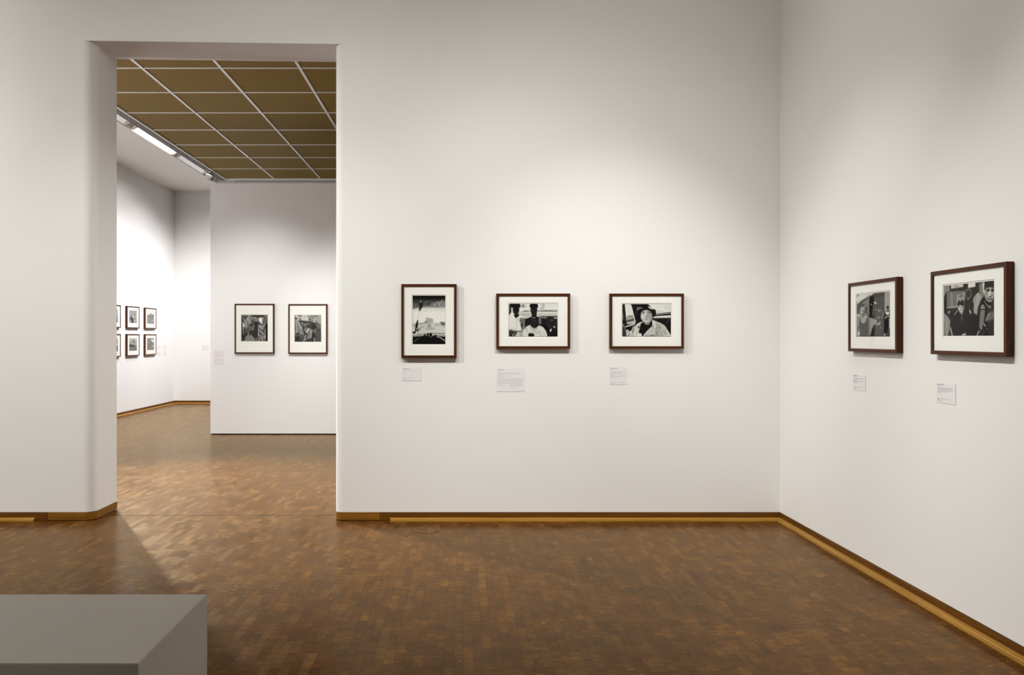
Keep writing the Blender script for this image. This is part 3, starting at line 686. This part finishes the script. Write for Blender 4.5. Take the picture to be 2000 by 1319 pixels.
    for x in (188, 240): c.ell(x, 592, 18, 9, .22, blur=.8)
    c.line([(212, 590), (210, 650)], 12, .84, 1); c.line([(195, 672), (235, 672)], 9, .28, .8); c.line([(190, 700), (240, 700)], 10, .3, .8); c.ell(215, 760, 30, 12, .32, blur=2)
    # standing figure, right
    c.poly([(800, 610), (840, 590), (930, 600), (925, 800), (900, 1180), (800, 1180), (795, 800)], .10, 1); c.poly([(815, 600), (850, 600), (880, 620), (925, 595), (925, 690), (840, 690)], .86, .7); c.ell(885, 500, 34, 52, .16, blur=.8); c.ell(900, 530, 18, 26, .38, blur=1.2); c.poly([(860, 700), (940, 720), (940, 760), (860, 745)], .6, 1); c.ell(838, 770, 14, 28, .86, 15, .7); c.poly([(920, 790), (945, 790), (945, 1050), (925, 1050)], .74, .8); c.ell(810, 1225, 14, 26, .86, -30, .7); c.line([(800, 650), (810, 780)], 18, .3, 1.2); c.poly([(830, 1190), (945, 1180), (950, 1275), (850, 1275)], .24, 2); c.ell(935, 1150, 10, 10, .7, blur=1)
    c.edge(1.2, .12); c.texture(.06, 3, 3, 21)
    return c
def pic_cap():
    c = Canvas(160, 110, [(42, 165), (1165, 40), (1175, 1275), (55, 1278)], 7.0)
    c.a[:] = .17
    c.poly([(45, 170), (175, 150), (175, 295), (100, 310), (60, 400), (45, 400)], .52, 1.6); c.poly([(200, 150), (475, 120), (475, 190), (205, 230)], .78, 1); c.ell(330, 180, 50, 30, .62, blur=2); c.line([(275, 150), (275, 220)], 10, .6, 1); c.poly([(580, 105), (745, 90), (745, 185), (585, 215)], .86, .8)
    c.poly([(110, 310), (330, 280), (510, 275), (510, 620), (360, 650), (110, 660)], .44, 1.4); c.line([(215, 320), (225, 620)], 40, .56, 3); c.poly([(330, 370), (510, 290), (510, 480), (335, 600)], .60, 2); c.line([(130, 650), (360, 630)], 26, .62, 1.4); c.line([(395, 400), (460, 390)], 20, .3, .9); c.line([(370, 350), (460, 340)], 16, .45, 1)
    rng = random.Random(3)
    for i in range(16):
        t = 2*PI*i/16; c.ell(590+62*math.cos(t), 340+100*math.sin(t), 12, 16, .42+.2*rng.random(), blur=.8)
    c.ell(585, 468, 12, 18, .8, blur=.8); c.ell(590, 340, 40, 70, .2, blur=1.5)
    # tall light coat
    c.poly([(835, 90), (900, 90), (960, 400), (900, 430), (830, 330)], .5, 3); c.poly([(900, 85), (960, 80), (960, 380), (920, 300)], .82, 1.4)
    c.poly([(720, 400), (790, 330), (830, 335), (900, 400), (890, 450), (800, 660), (790, 810), (700, 760), (720, 560), (680, 530)], .62, 1); c.ell(805, 345, 22, 20, .82, blur=1); c.line([(740, 400), (740, 540)], 10, .45, 1.2); c.line([(800, 420), (780, 700)], 14, .68, 2)
    # back dark figures
    c.poly([(540, 480), (690, 480), (720, 800), (840, 830), (840, 1275), (540, 1275)], .13, 2); c.line([(620, 705), (650, 770)], 22, .84, .8); c.line([(690, 660), (700, 730)], 14, .4, 1.4); c.line([(600, 520), (600, 680)], 50, .2, 3)
    # man in dark coat
    c.poly([(200, 760), (370, 700), (500, 740), (560, 1275), (250, 1275), (190, 1000)], .14, 1.4); c.line([(285, 810), (350, 715)], 16, .66, .9); c.poly([(375, 680), (480, 690), (470, 800), (410, 780)], .6, 1); c.ell(430, 660, 62, 85, .76, blur=.9); c.ell(465, 660, 22, 60, .6, blur=2)
    c.poly([(360, 610), (350, 560), (370, 500), (430, 460), (490, 500), (500, 590), (470, 620), (440, 600), (400, 590), (375, 620)], .12, .9); c.poly([(385, 500), (430, 455), (465, 500), (440, 490), (420, 520)], .6, 1)
    for x in (405, 450): c.ell(x, 636, 14, 7, .15, blur=.6)
    c.line([(428, 650), (428, 680)], 10, .55, .9); c.line([(415, 705), (450, 705)], 8, .35, .7); c.poly([(425, 790), (465, 820), (465, 960), (435, 970)], .32, 1.4); c.poly([(450, 1262), (470, 1230), (545, 1215), (540, 1270), (500, 1250), (480, 1270)], .8, .8)
    # sleeve, lower left
    c.poly([(58, 770), (140, 850), (195, 940), (185, 1100), (150, 1270), (70, 1275)], .58, 1); c.line([(110, 960), (130, 1080)], 14, .72, 1.4)
    for i in range(6): c.line([(120+i*3, 960+i*38), (180, 930+i*38)], 6, .45, .8)
    c.line([(200, 1100), (245, 1270)], 22, .8, .8); c.poly([(140, 730), (200, 725), (150, 810)], .62, 1); c.ell(70, 560, 22, 120, .1, blur=2)
    # man in cap and leather jacket
    c.poly([(820, 660), (870, 480), (970, 420), (1170, 480), (1170, 1275), (780, 1275), (840, 1000), (830, 830)], .17, 1)
    c.poly([(870, 700), (970, 690), (950, 900), (900, 1150), (840, 1100), (850, 860)], .50, 2); c.poly([(1040, 760), (1165, 720), (1165, 900), (1020, 950), (960, 960)], .42, 2.5); c.line([(1050, 780), (990, 930)], 14, .64, 1.4); c.line([(1120, 760), (1070, 1000)], 14, .36, 2)
    c.poly([(880, 600), (920, 580), (970, 650), (870, 660)], .5, 1); c.line([(870, 660), (960, 655)], 12, .8, .8); c.line([(890, 610), (940, 600)], 10, .75, .8); c.line([(950, 500), (1010, 600), (1080, 660)], 14, .6, 1); c.ell(1060, 620, 50, 20, .5, 10, 1.5); c.line([(940, 1000), (980, 1060)], 14, .86, .7)
    for x, y in ((950, 1190), (920, 1240), (860, 1180), (1010, 1120), (900, 1120)): c.ell(x, y, 14, 10, .62, blur=1)
    c.line([(790, 1270), (830, 1170)], 16, .8, .8); c.poly([(960, 480), (1100, 520), (1100, 600), (1010, 560)], .10, 1.2)
    c.ell(1060, 350, 102, 170, .72, blur=1); c.poly([(940, 260), (950, 90), (1000, 60), (1165, 45), (1170, 230), (1090, 190), (1000, 215)], .13, .9)
    c.ell(1035, 262, 46, 34, .18, -8, 1); c.ell(1130, 262, 40, 34, .15, -8, 1); c.line([(990, 222), (1160, 215)], 12, .6, 1); c.ell(990, 330, 18, 40, .5, blur=2); c.line([(1075, 270), (1065, 380)], 22, .86, 1.4); c.ell(1075, 405, 30, 16, .24, blur=1); c.line([(1010, 440), (1060, 465), (1120, 455)], 18, .20, 1); c.ell(1120, 370, 20, 50, .5, blur=2.4); c.line([(1010, 300), (1000, 400), (1020, 450)], 10, .5, 1.2); c.line([(1020, 495), (1070, 520), (1120, 510)], 14, .5, 1.4)
    c.edge(1.2, .12); c.texture(.05, 3, 3, 31)
    return c
def pic_sculpt_a():
    c = Canvas(110, 110, [(75, 75), (1245, 75), (1245, 1245), (75, 1245)], 1170/110)
    c.a[:] = .46; c.texture(.42, 9, 26, 41); c.texture(.28, 5, 9, 42)
    rng = random.Random(6)
    for _ in range(70):
        x, y = rng.uniform(90, 1150), rng.uniform(80, 1150); L_ = rng.uniform(50, 190); c.line([(x, y), (x+rng.uniform(-40, 40), y+L_)], rng.uniform(10, 34), rng.choice([.2, .3, .62, .74, .84]), 1, .6)
    c.poly([(850, 200), (1000, 200), (1000, 470), (930, 420), (860, 380)], .88, 1.2); c.poly([(160, 380), (230, 480), (230, 600), (160, 600)], .84, 1.2)
    c.poly([(600, 380), (860, 380), (820, 1100), (640, 1100), (560, 1000), (420, 860), (640, 700)], .23, 1.6); c.poly([(430, 470), (620, 450), (620, 600), (430, 600)], .27, 2); c.ell(520, 850, 110, 90, .24, blur=2)
    c.line([(850, 530), (830, 700), (835, 1040)], 22, .74, 1); c.line([(870, 640), (1000, 830)], 36, .15, 1.2); c.line([(860, 740), (1040, 920)], 60, .62, 1.6); c.line([(860, 850), (980, 940)], 34, .13, 1.2)
    c.line([(480, 1000), (640, 1140)], 26, .7, 1); c.poly([(270, 1000), (520, 1010), (620, 1150), (600, 1230), (260, 1230)], .52, 2); c.poly([(640, 1130), (900, 1070), (860, 1230), (640, 1230)], .40, 1.4); c.ell(300, 900, 80, 90, .24, blur=3); c.poly([(80, 900), (260, 960), (240, 1180), (80, 1240)], .22, 3)
    c.poly([(80, 240), (120, 240), (115, 1245), (80, 1245)], .2, 1.2); c.poly([(1160, 480), (1240, 480), (1240, 1245), (1160, 1245)], .06, .8); c.poly([(1165, 240), (1235, 190), (1240, 480), (1165, 480)], .36, 1.5); c.poly([(520, 75), (1080, 75), (1080, 160), (840, 210), (540, 160)], .26, 2)
    c.line([(620, 520), (625, 600)], 24, .75, 1); c.ell(705, 215, 26, 26, .88, blur=1); c.line([(790, 260), (790, 370)], 20, .75, 1)
    return c
def pic_sculpt_b():
    c = Canvas(110, 110, [(75, 85), (1250, 85), (1250, 1250), (75, 1250)], 1170/110)
    c.grad([(0, .72), (.3, .64), (.6, .46), (1, .24)]); c.texture(.12, 14, 14, 51)
    c.poly([(380, 90), (680, 90), (690, 340), (380, 300)], .78, 2); c.line([(530, 90), (530, 260)], 10, .45, .7); c.line([(400, 150), (680, 150)], 6, .6, .7)
    c.poly([(1000, 330), (1245, 560), (1245, 1245), (980, 1245), (1000, 700)], .33, 3); c.poly([(1060, 460), (1245, 620), (1245, 700), (1060, 560)], .48, 3); c.poly([(960, 90), (1245, 90), (1245, 450), (1000, 330)], .64, 3)
    c.poly([(80, 90), (110, 90), (120, 830), (85, 830)], .26, 1.2); c.line([(170, 260), (180, 800)], 60, .60, 2.4); c.line([(235, 460), (240, 820)], 26, .34, 2)
    for x, y in ((275, 120), (365, 120), (140, 225)): c.ell(x, y, 30, 34, .16, blur=1)
    c.line([(120, 140), (200, 150)], 40, .86, 1.4); c.line([(310, 180), (390, 150)], 16, .85, 1); c.line([(320, 220), (350, 330), (250, 370)], 26, .22, 1)
    c.poly([(240, 350), (420, 330), (800, 370), (1000, 430), (1010, 640), (900, 760), (800, 690), (560, 620), (460, 640), (440, 420)], .26, 1.6); c.ell(530, 520, 70, 60, .50, blur=2.4); c.ell(640, 470, 60, 40, .42, blur=2); c.line([(480, 450), (760, 500)], 12, .5, 1.4); c.line([(650, 440), (780, 470)], 12, .62, 1); c.ell(930, 600, 80, 90, .17, blur=2); c.line([(470, 650), (620, 680)], 18, .16, 1)
    c.line([(300, 370), (420, 560), (550, 950)], 54, .20, 1.2); c.line([(690, 740), (600, 960), (500, 1240)], 50, .17, 1.2); c.line([(700, 680), (610, 840)], 44, .86, 1.2); c.line([(570, 960), (480, 1220)], 30, .80, 1.2)
    c.poly([(700, 740), (820, 720), (830, 1000), (760, 1160), (620, 1120), (640, 920)], .52, 1.6); c.line([(700, 850), (790, 880)], 16, .2, 1); c.line([(850, 770), (830, 900)], 26, .82, 1); c.line([(800, 950), (790, 1040)], 20, .76, 1); c.line([(740, 780), (800, 830)], 16, .78, 1); c.ell(690, 980, 50, 40, .42, blur=2)
    c.poly([(850, 780), (960, 860), (1000, 1060), (960, 1240), (830, 1240), (840, 1000)], .18, 1.4); c.line([(930, 1080), (960, 1220)], 34, .74, 1.2); c.poly([(600, 1130), (860, 1100), (850, 1245), (600, 1245)], .22, 2)
    for p in ([(760, 90), (760, 330)], [(830, 90), (850, 400)], [(900, 90), (920, 230)], [(975, 95), (960, 140)], [(1055, 95), (1020, 175)], [(670, 100), (690, 190)]): c.line(p, 24, .17, 1)
    c.line([(800, 100), (790, 300)], 14, .7, 1); c.line([(715, 260), (740, 320)], 50, .28, 1.4); c.line([(930, 270), (930, 330)], 16, .85, 1); c.ell(990, 400, 18, 18, .86, blur=1); c.ell(280, 430, 18, 18, .88, blur=1)
    c.poly([(80, 850), (240, 840), (300, 900), (240, 980), (80, 970)], .26, 1.6); c.line([(110, 870), (210, 830)], 26, .76, 1.2); c.line([(100, 960), (220, 995)], 12, .7, 1); c.poly([(80, 1000), (300, 1000), (300, 1245), (80, 1245)], .20, 3); c.ell(380, 860, 80, 70, .54, blur=3); c.ell(375, 640, 24, 20, .8, blur=1.4); c.ell(575, 1150, 26, 30, .8, blur=1.4)
    return c
def pic_small(kind):
    c = Canvas(72, 50, [(0, 0), (72, 0), (72, 50), (0, 50)], 1.0)
    rng = random.Random(kind)
    if kind == 0:
        c.a[:] = .58; c.texture(.4, 5, 5, 61); c.texture(.25, 3, 9, 62); c.ell(26, 34, 12, 9, .16, 30, 1); c.ell(30, 43, 9, 8, .14, blur=1); c.line([(4, 30), (22, 32)], 4, .22, .8); c.ell(38, 26, 5, 4, .85, blur=1)
    elif kind == 1:
        c.grad([(0, .85), (.28, .78), (.32, .5), (1, .52)]); c.poly([(0, 16), (20, 12), (40, 13), (72, 10), (72, 18), (0, 18)], .42, 1); c.texture(.14, 4, 3, 64); c.ell(54, 36, 3, 4, .88); c.ell(38, 9, 8, 3, .45, blur=1)
    elif kind == 2:
        c.grad([(0, .72), (.3, .66), (.5, .5), (1, .42)]); c.poly([(0, 22), (20, 15), (34, 8), (44, 15), (72, 20), (72, 30), (0, 28)], .6, 1); c.poly([(32, 9), (37, 6), (56, 17), (46, 18)], .3, .8); c.poly([(0, 24), (24, 25), (60, 30), (50, 35), (0, 34)], .2, 1.2); c.texture(.12, 5, 3, 65)
    elif kind == 3:
        c.a[:] = .48; c.poly([(36, 5), (70, 6), (70, 20), (56, 17)], .86, 1); c.ell(56, 33, 4, 4, .88, blur=.8); c.texture(.12, 4, 4, 66); c.line([(4, 30), (60, 22)], 2, .4, 1)
    elif kind == 4:
        c.grad([(0, .7), (.5, .5), (1, .3)]); c.texture(.3, 6, 6, 67); c.line([(56, 20), (70, 24)], 4, .8, 1)
    else:
        c.grad([(0, .6), (.5, .72), (1, .4)]); c.texture(.3, 6, 5, 68); c.poly([(0, 30), (40, 20), (72, 30), (72, 50), (0, 50)], .3, 2)
    return c

# ------------------------------------------------------------------ framed photographs
def framed(loc, rz, W_, Hh, pw, ph, pdz, cv, label, group, fw=.0195, depth=.032, name='framed_photograph', thinglabels=None):
    """origin: centre of the frame on the wall plane, front faces local -Y"""
    t = empty(name, loc, rz)
    g = .004; yb, yf = -g, -(g+depth)
    hw, hh = W_/2, Hh/2
    # moulding: four mitred bars, stepped inner lip
    def bar(axis, sgn, nm_):
        bm = bmesh.new()
        prof = [(0, yb), (0, yf+.001), (.001, yf), (fw-.001, yf), (fw, yf+.001), (fw, yb)]
        rings = []
        for e in (-1, 1):
            ring = []
            for o_, y in prof:
                if axis == 'x': ring.append(bm.verts.new((e*(hw-o_), y, sgn*(hh-o_))))
                else: ring.append(bm.verts.new((sgn*(hw-o_), y, e*(hh-o_))))
            rings.append(ring)
        a, b = rings; m = len(prof)
        for j in range(m): bm.faces.new((a[j], a[(j+1) % m], b[(j+1) % m], b[j]))
        bm.faces.new(a); bm.faces.new(list(reversed(b))); bmesh.ops.recalc_face_normals(bm, faces=bm.faces)
        return bm
    bmf = bmesh.new(); tmp = []
    for axis, sgn, mi in (('x', 1, 0), ('x', -1, 0), ('z', 1, 1), ('z', -1, 1)):
        b_ = bar(axis, sgn, '')
        me = bpy.data.meshes.new('t'); b_.to_mesh(me); b_.free()
        n0 = len(bmf.faces); bmf.from_mesh(me); bpy.data.meshes.remove(me); bmf.faces.ensure_lookup_table()
        for f in bmf.faces[n0:]: f.material_index = mi
    link('frame', bmf, [M['frame_h'], M['frame_v']], t)
    # backing + mat with a window cut
    iw, ih = hw-fw+.0005, hh-fw+.0005
    ym = yf+.0075; ymb = ym+.0022
    mg = .0065; ww, wh = pw/2+mg, ph/2+mg
    bm = bmesh.new()
    out = [(-iw, -ih), (iw, -ih), (iw, ih), (-iw, ih)]; inn = [(-ww, pdz-wh), (ww, pdz-wh), (ww, pdz+wh), (-ww, pdz+wh)]
    be = .0016; inb = [(-ww+be, pdz-wh+be), (ww-be, pdz-wh+be), (ww-be, pdz+wh-be), (-ww+be, pdz+wh-be)]
    O = [bm.verts.new((x, ym, z)) for x, z in out]; I = [bm.verts.new((x, ym, z)) for x, z in inn]; J = [bm.verts.new((x, ymb, z)) for x, z in inb]; K = [bm.verts.new((x, ymb, z)) for x, z in out]
    for i in range(4):
        j = (i+1) % 4
        bm.faces.new((O[i], O[j], I[j], I[i])); f = bm.faces.new((I[i], I[j], J[j], J[i])); f.material_index = 1
        bm.faces.new((J[i], J[j], K[j], K[i])); bm.faces.new((K[i], K[j], O[j], O[i]))
    bmesh.ops.recalc_face_normals(bm, faces=bm.faces)
    link('mat', bm, [M['mat'], M['bevel']], t)
    bm = bmesh.new(); box(bm, -iw, iw, ymb+.0008, yb-.002, -ih, ih); link('backing_board', bm, M['mat'], t)
    print_mesh('print', cv, pw, ph, t, ymb+.0003, pdz, np.array([1.0, .95, .87]) if 'right wall' in group else WARM)
    bm = bmesh.new(); box(bm, -iw, iw, yf+.003, yf+.005, -ih, ih); link('glass', bm, M['glass'], t)
    bm = bmesh.new(); box(bm, -hw*.5, hw*.5, yb-.001, 0, hh*.5, hh*.5+.03)
    link('hanging_cleat', bm, M['black'], t)
    tag(t, label, 'picture', group)
    return t
def backpt(x, y, Y): return ((x-CX)/F*Y, H-(y-CY)/F*Y)
def on_back(x0, y0, x1, y1, Y, prt, cv, label, group, depth=.032, fw=.0195):
    Yf = Y-depth-.004
    (X0, Z0), (X1, Z1) = backpt(x0, y0, Yf), backpt(x1, y1, Yf)
    (a0, b0), (a1, b1) = backpt(prt[0], prt[1], Yf+.01), backpt(prt[2], prt[3], Yf+.01)
    cx_, cz_ = (X0+X1)/2, (Z0+Z1)/2
    return framed((cx_, Y, cz_), 0, X1-X0, Z0-Z1, a1-a0, b0-b1, (b0+b1)/2-cz_, cv, label, group, fw, depth)
G1 = 'framed photographs on the main back wall'
on_back(783.7, 555, 891.8, 699.5, WY, (805, 577.6, 869, 672.6), pic_windscreen(), 'upright brown-framed photograph of a rainy road through a windscreen, leftmost on the long wall', G1)
on_back(969.5, 573.5, 1113.8, 681.5, WY, (994, 593.3, 1089, 657.8), pic_children(), 'brown-framed photograph of a group of children sitting close together', G1)
on_back(1191, 573.5, 1336, 681.5, WY, (1215.5, 594, 1310.5, 657.8), pic_hat(), 'brown-framed photograph of a person in a dark hat inside a car', G1)
G2 = 'framed photographs on the right wall'
def side(x0, x1, zt, zb, pw, ph, pdz, cv, label):
    Xf = WX-.036; Yn = F*Xf/(x1-CX); Yf_ = F*Xf/(x0-CX)
    return framed((WX, (Yn+Yf_)/2, (zt+zb)/2), -PI/2, Yf_-Yn, zt-zb, pw, ph, pdz, cv, label, G2)
def zat(x, y, X): return H-(y-CY)*X/(x-CX)
Xf = WX-.036
s1_t = side(1656.2, 1751.5, zat(1656.2, 554, Xf), zat(1656.2, 686.5, Xf), .375, .254, .008, pic_singlet(), 'brown-framed photograph of a man in a dark singlet, nearer the corner on the right wall')
s2_t = side(1817.3, 1965.8, zat(1817.3, 531.5, Xf), zat(1817.3, 692, Xf), .372, .248, .008, pic_cap(), 'brown-framed photograph of a street crowd with a man in a knit cap, nearest the viewer')
G3 = 'framed photographs on the free-standing partition'
on_back(458, 593.6, 535.4, 691, PY, (471.3, 615.3, 522.8, 666.9), pic_sculpt_a(), 'brown-framed murky square photograph, left one on the partition', G3)
on_back(563, 594.2, 639.2, 691.4, PY, (575.2, 615.7, 627, 667.8), pic_sculpt_b(), 'brown-framed square photograph with crossing dark diagonals, right one on the partition', G3)
G4 = 'small framed photographs in two rows on the far left wall'
k = 0
smalls = [(13.73, 0, 4, 'partly hidden brown-framed photograph in the upper row, cut off by the doorway jamb'),
          (14.54, 0, 0, 'upper brown-framed photograph of a dark curved shape on mottled ground, far left wall'),
          (15.355, 0, 1, 'upper brown-framed photograph of a pale sky over grey ground, nearest the far corner'),
          (13.73, 1, 5, 'partly hidden brown-framed photograph in the lower row, cut off by the doorway jamb'),
          (14.54, 1, 2, 'lower brown-framed photograph of a peaked mound on the far left wall'),
          (15.355, 1, 3, 'lower brown-framed plain grey photograph with a white wedge, nearest the far corner')]
for y, row, pk, lab in smalls:
    zt, zb = ((1.966, 1.563), (1.459, 1.056))[row]
    framed((FX, y, (zt+zb)/2), PI/2, .545, zt-zb, .335, .228, .010, pic_small(pk), lab, G4, .0195, .034)

# ------------------------------------------------------------------ caption cards
def card(loc, rz, W_, Hh, lines, label, group, th=.0015, ink=True):
    """lines: (x0, x1, z, bold) as fractions of the card, z from the top"""
    rng = random.Random(int(abs(loc[0])*1000+abs(loc[2])*77))
    t = empty('mounted_caption_card', loc, rz)
    bm = bmesh.new(); box(bm, -W_/2, W_/2, -th-.0006, -.0006, -Hh/2, Hh/2); link('card', bm, M['card'], t)
    blocks = []
    for ln in sorted(lines, key=lambda q: (q[0] > .4, q[2])):
        pv = blocks[-1][-1] if blocks else None
        if pv is None or pv[3] != ln[3] or (pv[0] > .4) != (ln[0] > .4) or (ln[2]-pv[2])*Hh > .0145: blocks.append([])
        blocks[-1].append(ln)
    for blk in blocks:
        bm = bmesh.new(); n_ = 0; bold = blk[0][3]
        for x0, x1, z, b in blk:
            hgt = .0026 if bold else .0019
            if W_ < .05: pass
            x = -W_/2+x0*W_; xe = -W_/2+x1*W_; zz = Hh/2-z*Hh
            while x < xe-.001:
                wl = rng.uniform(.004, .014); e = min(x+wl, xe)
                xx = x
                while xx < e-.0004:       # letter-like strokes
                    lw = rng.uniform(.0009, .0014); up = hgt*(1 if rng.random() > .3 else 1.5)
                    y_ = -th-.0008
                    v = [bm.verts.new(p) for p in ((xx, y_, zz-hgt/2), (xx+lw, y_, zz-hgt/2), (xx+lw, y_, zz-hgt/2+up), (xx, y_, zz-hgt/2+up))]
                    bm.faces.new(v); xx += lw+(.0002 if bold else .0005); n_ += 1
                x = e+.002
        if n_: link('heading' if bold else 'text_block', bm, M['inkb'] if bold else M['ink'], t)
        else: bm.free()
    tag(t, label, 'label', group); return t
def fr(lines, x0, x1, y0, y1):
    return [((a-x0)/(x1-x0), (b-x0)/(x1-x0), (z-y0)/(y1-y0), bd) for a, b, z, bd in lines]
def back_card(x0, y0, x1, y1, Y, lines, label, group):
    (X0, Z0), (X1, Z1) = backpt(x0, y0, Y), backpt(x1, y1, Y)
    return card(((X0+X1)/2, Y, (Z0+Z1)/2), 0, X1-X0, Z0-Z1, lines, label, group)
GC1 = 'caption cards below the framed photographs'
back_card(784, 718.5, 822.6, 744, WY, fr([(148, 220, 1046, 1), (148, 178, 1054, 0), (148, 305, 1068, 0), (148, 197, 1086, 0), (148, 290, 1145, 0), (148, 160, 1152, 0), (148, 195, 1161, 0)], 130, 345, 1035, 1175), 'white caption card below the upright windscreen photograph', GC1)
col = [(131, 265, 1087+11.7*i, 0) for i in range(6)]+[(131, 150, 1157, 0), (131, 193, 1166, 0)]+[(272, 402, 1087+11.5*i, 0) for i in range(8)]+[(272, 295, 1178, 0), (272, 330, 1188, 0)]
back_card(969, 717.4, 1023.6, 765, WY, fr([(130, 208, 989, 1), (130, 165, 998, 0), (130, 390, 1024, 0), (130, 372, 1036, 0), (130, 185, 1047, 0), (130, 292, 1060, 0), (130, 185, 1070, 0)]+col, 110, 422, 960, 1232), 'largest caption card, with two columns of text, below the photograph of children', GC1)
back_card(1191, 717.4, 1225.5, 751.4, WY, fr([(128, 205, 972, 1), (128, 172, 983, 0), (128, 308, 1010, 0), (128, 298, 1022, 0), (128, 262, 1031, 0), (128, 170, 1042, 0), (128, 295, 1053, 0), (128, 308, 1062, 0), (128, 238, 1071, 0), (128, 175, 1081, 0), (128, 292, 1130, 0), (128, 185, 1139, 0)], 122, 318, 960, 1155), 'white caption card below the photograph of the person in a hat', GC1)
def side_card(x0, x1, yt, yb, lines, label):
    Yf_, Yn = F*WX/(x0-CX), F*WX/(x1-CX)
    zt, zb = zat(x0, yt, WX), zat(x0, yb, WX)
    return card((WX, (Yf_+Yn)/2, (zt+zb)/2), -PI/2, Yf_-Yn, zt-zb, lines, label, GC1)
side_card(1666.6, 1690.8, 731, 762, fr([(140, 185, 1080, 1), (140, 170, 1088, 0), (140, 245, 1110, 0), (140, 190, 1118, 0), (140, 250, 1136, 0), (140, 185, 1142, 0), (140, 175, 1152, 0), (140, 225, 1195, 0), (140, 155, 1202, 0), (140, 175, 1210, 0)], 135, 258, 1068, 1230), 'small caption card below the photograph of the man in a singlet')
side_card(1830, 1867, 747, 786, fr([(136, 190, 1108, 1), (136, 162, 1117, 0), (136, 258, 1135, 0), (136, 255, 1144, 0), (136, 268, 1155, 0), (136, 225, 1166, 0), (136, 168, 1177, 0), (136, 240, 1228, 0), (136, 150, 1236, 0), (136, 170, 1243, 0)], 128, 285, 1092, 1262), 'caption card below the street crowd photograph nearest the viewer')
GC2 = 'caption cards in the far room'
back_card(417.7, 685.3, 437.5, 698, PY, [(.05, .42, .12, 1), (.05, .65, .3, 0), (.05, .4, .42, 0), (.05, .7, .82, 0)], 'upper of two caption cards at the left end of the partition', GC2)
back_card(417.7, 700.2, 437.5, 713, PY, [(.05, .42, .12, 1), (.05, .6, .3, 0), (.05, .35, .42, 0), (.05, .7, .82, 0)], 'lower of two caption cards at the left end of the partition', GC2)
back_card(394.5, 675, 408, 686, FY, [(.05, .4, .15, 1), (.05, .75, .4, 0), (.05, .4, .75, 0)], 'lone caption card on the end wall left of the partition', GC2)
ml = [(.06, .5, .14, 1), (.06, .85, .36, 0), (.06, .6, .5, 0), (.06, .8, .8, 0)]
for i, (y, nme) in enumerate(((15.86, 'left'), (16.16, 'right'))):
    for j, (zt, zb, rn) in enumerate(((1.235, 1.135, 'upper'), (1.115, 1.015, 'lower'))):
        card((FX, y, (zt+zb)/2), PI/2, .2, zt-zb, ml, f'{rn} {nme} card of the four caption cards beside the small framed photographs', GC2)

# ------------------------------------------------------------------ light
def spot(loc, target, power, size=100, blend=.6, rad=.05, col=(1, .93, .84)):
    l = bpy.data.lights.new('spot_lamp', 'SPOT'); l.energy = power; l.spot_size = math.radians(size); l.spot_blend = blend
    l.shadow_soft_size = rad; l.color = col
    o = bpy.data.objects.new('spot_lamp', l); C.objects.link(o); o.location = loc
    o.rotation_euler = (Vector(target)-Vector(loc)).to_track_quat('-Z', 'Y').to_euler(); return o
def area(loc, target, sx, sy, power, col=(1, .93, .85), spread=180):
    l = bpy.data.lights.new('area_lamp', 'AREA'); l.shape = 'RECTANGLE'; l.size = sx; l.size_y = sy; l.energy = power; l.color = col; l.spread = math.radians(spread)
    o = bpy.data.objects.new('area_lamp', l); C.objects.link(o); o.location = loc
    o.rotation_euler = (Vector(target)-Vector(loc)).to_track_quat('-Z', 'Y').to_euler(); return o
# main room
LW = (1, .998, .970)
for p, t, e, sz in (
        ((-4.5, 3.2, 4.4), (0.9, 6.05, 1.0), 485.8, 50),
        ((-6.0, 3.15, 4.4), (-5.7, 6.05, 1.9), 684.1, 140),
        ((-1.0, 3.8, 4.4), (2.414, 3.8, 2.2), 132.3, 140),
        ((-1.2, 3.15, 4.4), (-1.14, 6.05, 1.9), 163.3, 110),
        ((1.2, 3.15, 4.4), (1.14, 6.05, 0.9), 339.6, 50),
        ((-1.0, 2.8, 4.4), (2.414, 2.8, 0.9), 463.1, 50),
        ((-5, 3.15, 4.4), (-4.75, 6.05, 0.9), 212.2, 84),
        ((1.2, 3.15, 4.4), (1.14, 6.05, 0.9), 69.6, 84),
        ((-1.0, 4.6, 4.4), (2.414, 4.6, 0.9), 360.6, 50),
        ((-2, 3.15, 4.4), (-1.9, 6.05, 0.9), 281.0, 66),
        ((1.2, 3.15, 4.4), (1.14, 6.05, 3.2), 51.1, 84),
        ((0.4, 3.15, 4.4), (0.38, 6.05, 0.9), 115.2, 66),
        ):
    spot(p, t, e, sz, 1, .05 if p[0] == -4.5 else .12, LW)
# far room
area((-4.72, 10.8, 4.42), (FX, 10.8, 1.3), 8.0, .2, 85, (1, .98, .97), 120)
for y in (8.0, 10.3, 12.6, 14.9):
    spot((-3.3, y, 4.40), (FX, y+.3, 1.3), 530, 84, 1, .12, (.98, .98, 1))
for x in (-2.9, -1.2, .5):
    spot((x, 8.5, 4.40), (x, PY, 1.05), 450, 54, 1, .10, LW)
spot((-4.72, 9.6, 4.38), (-1.9, 6.9, 0), 2700, 60, 1, .06, LW)
spot((1.1, 9.0, 4.38), (-2.2, 7.0, .3), 620, 66, 1, .10, LW)
spot((-3.4, 13.8, 4.40), (-5.1, FY, 1.4), 560, 76, 1, .12, (1, .985, .97))
spot((-1.8, -2.0, 4.3), (-1.7, 2.1, .1), 120, 24, 1, .1, LW)  # added lamp out of view behind the camera, brightens the plinth front
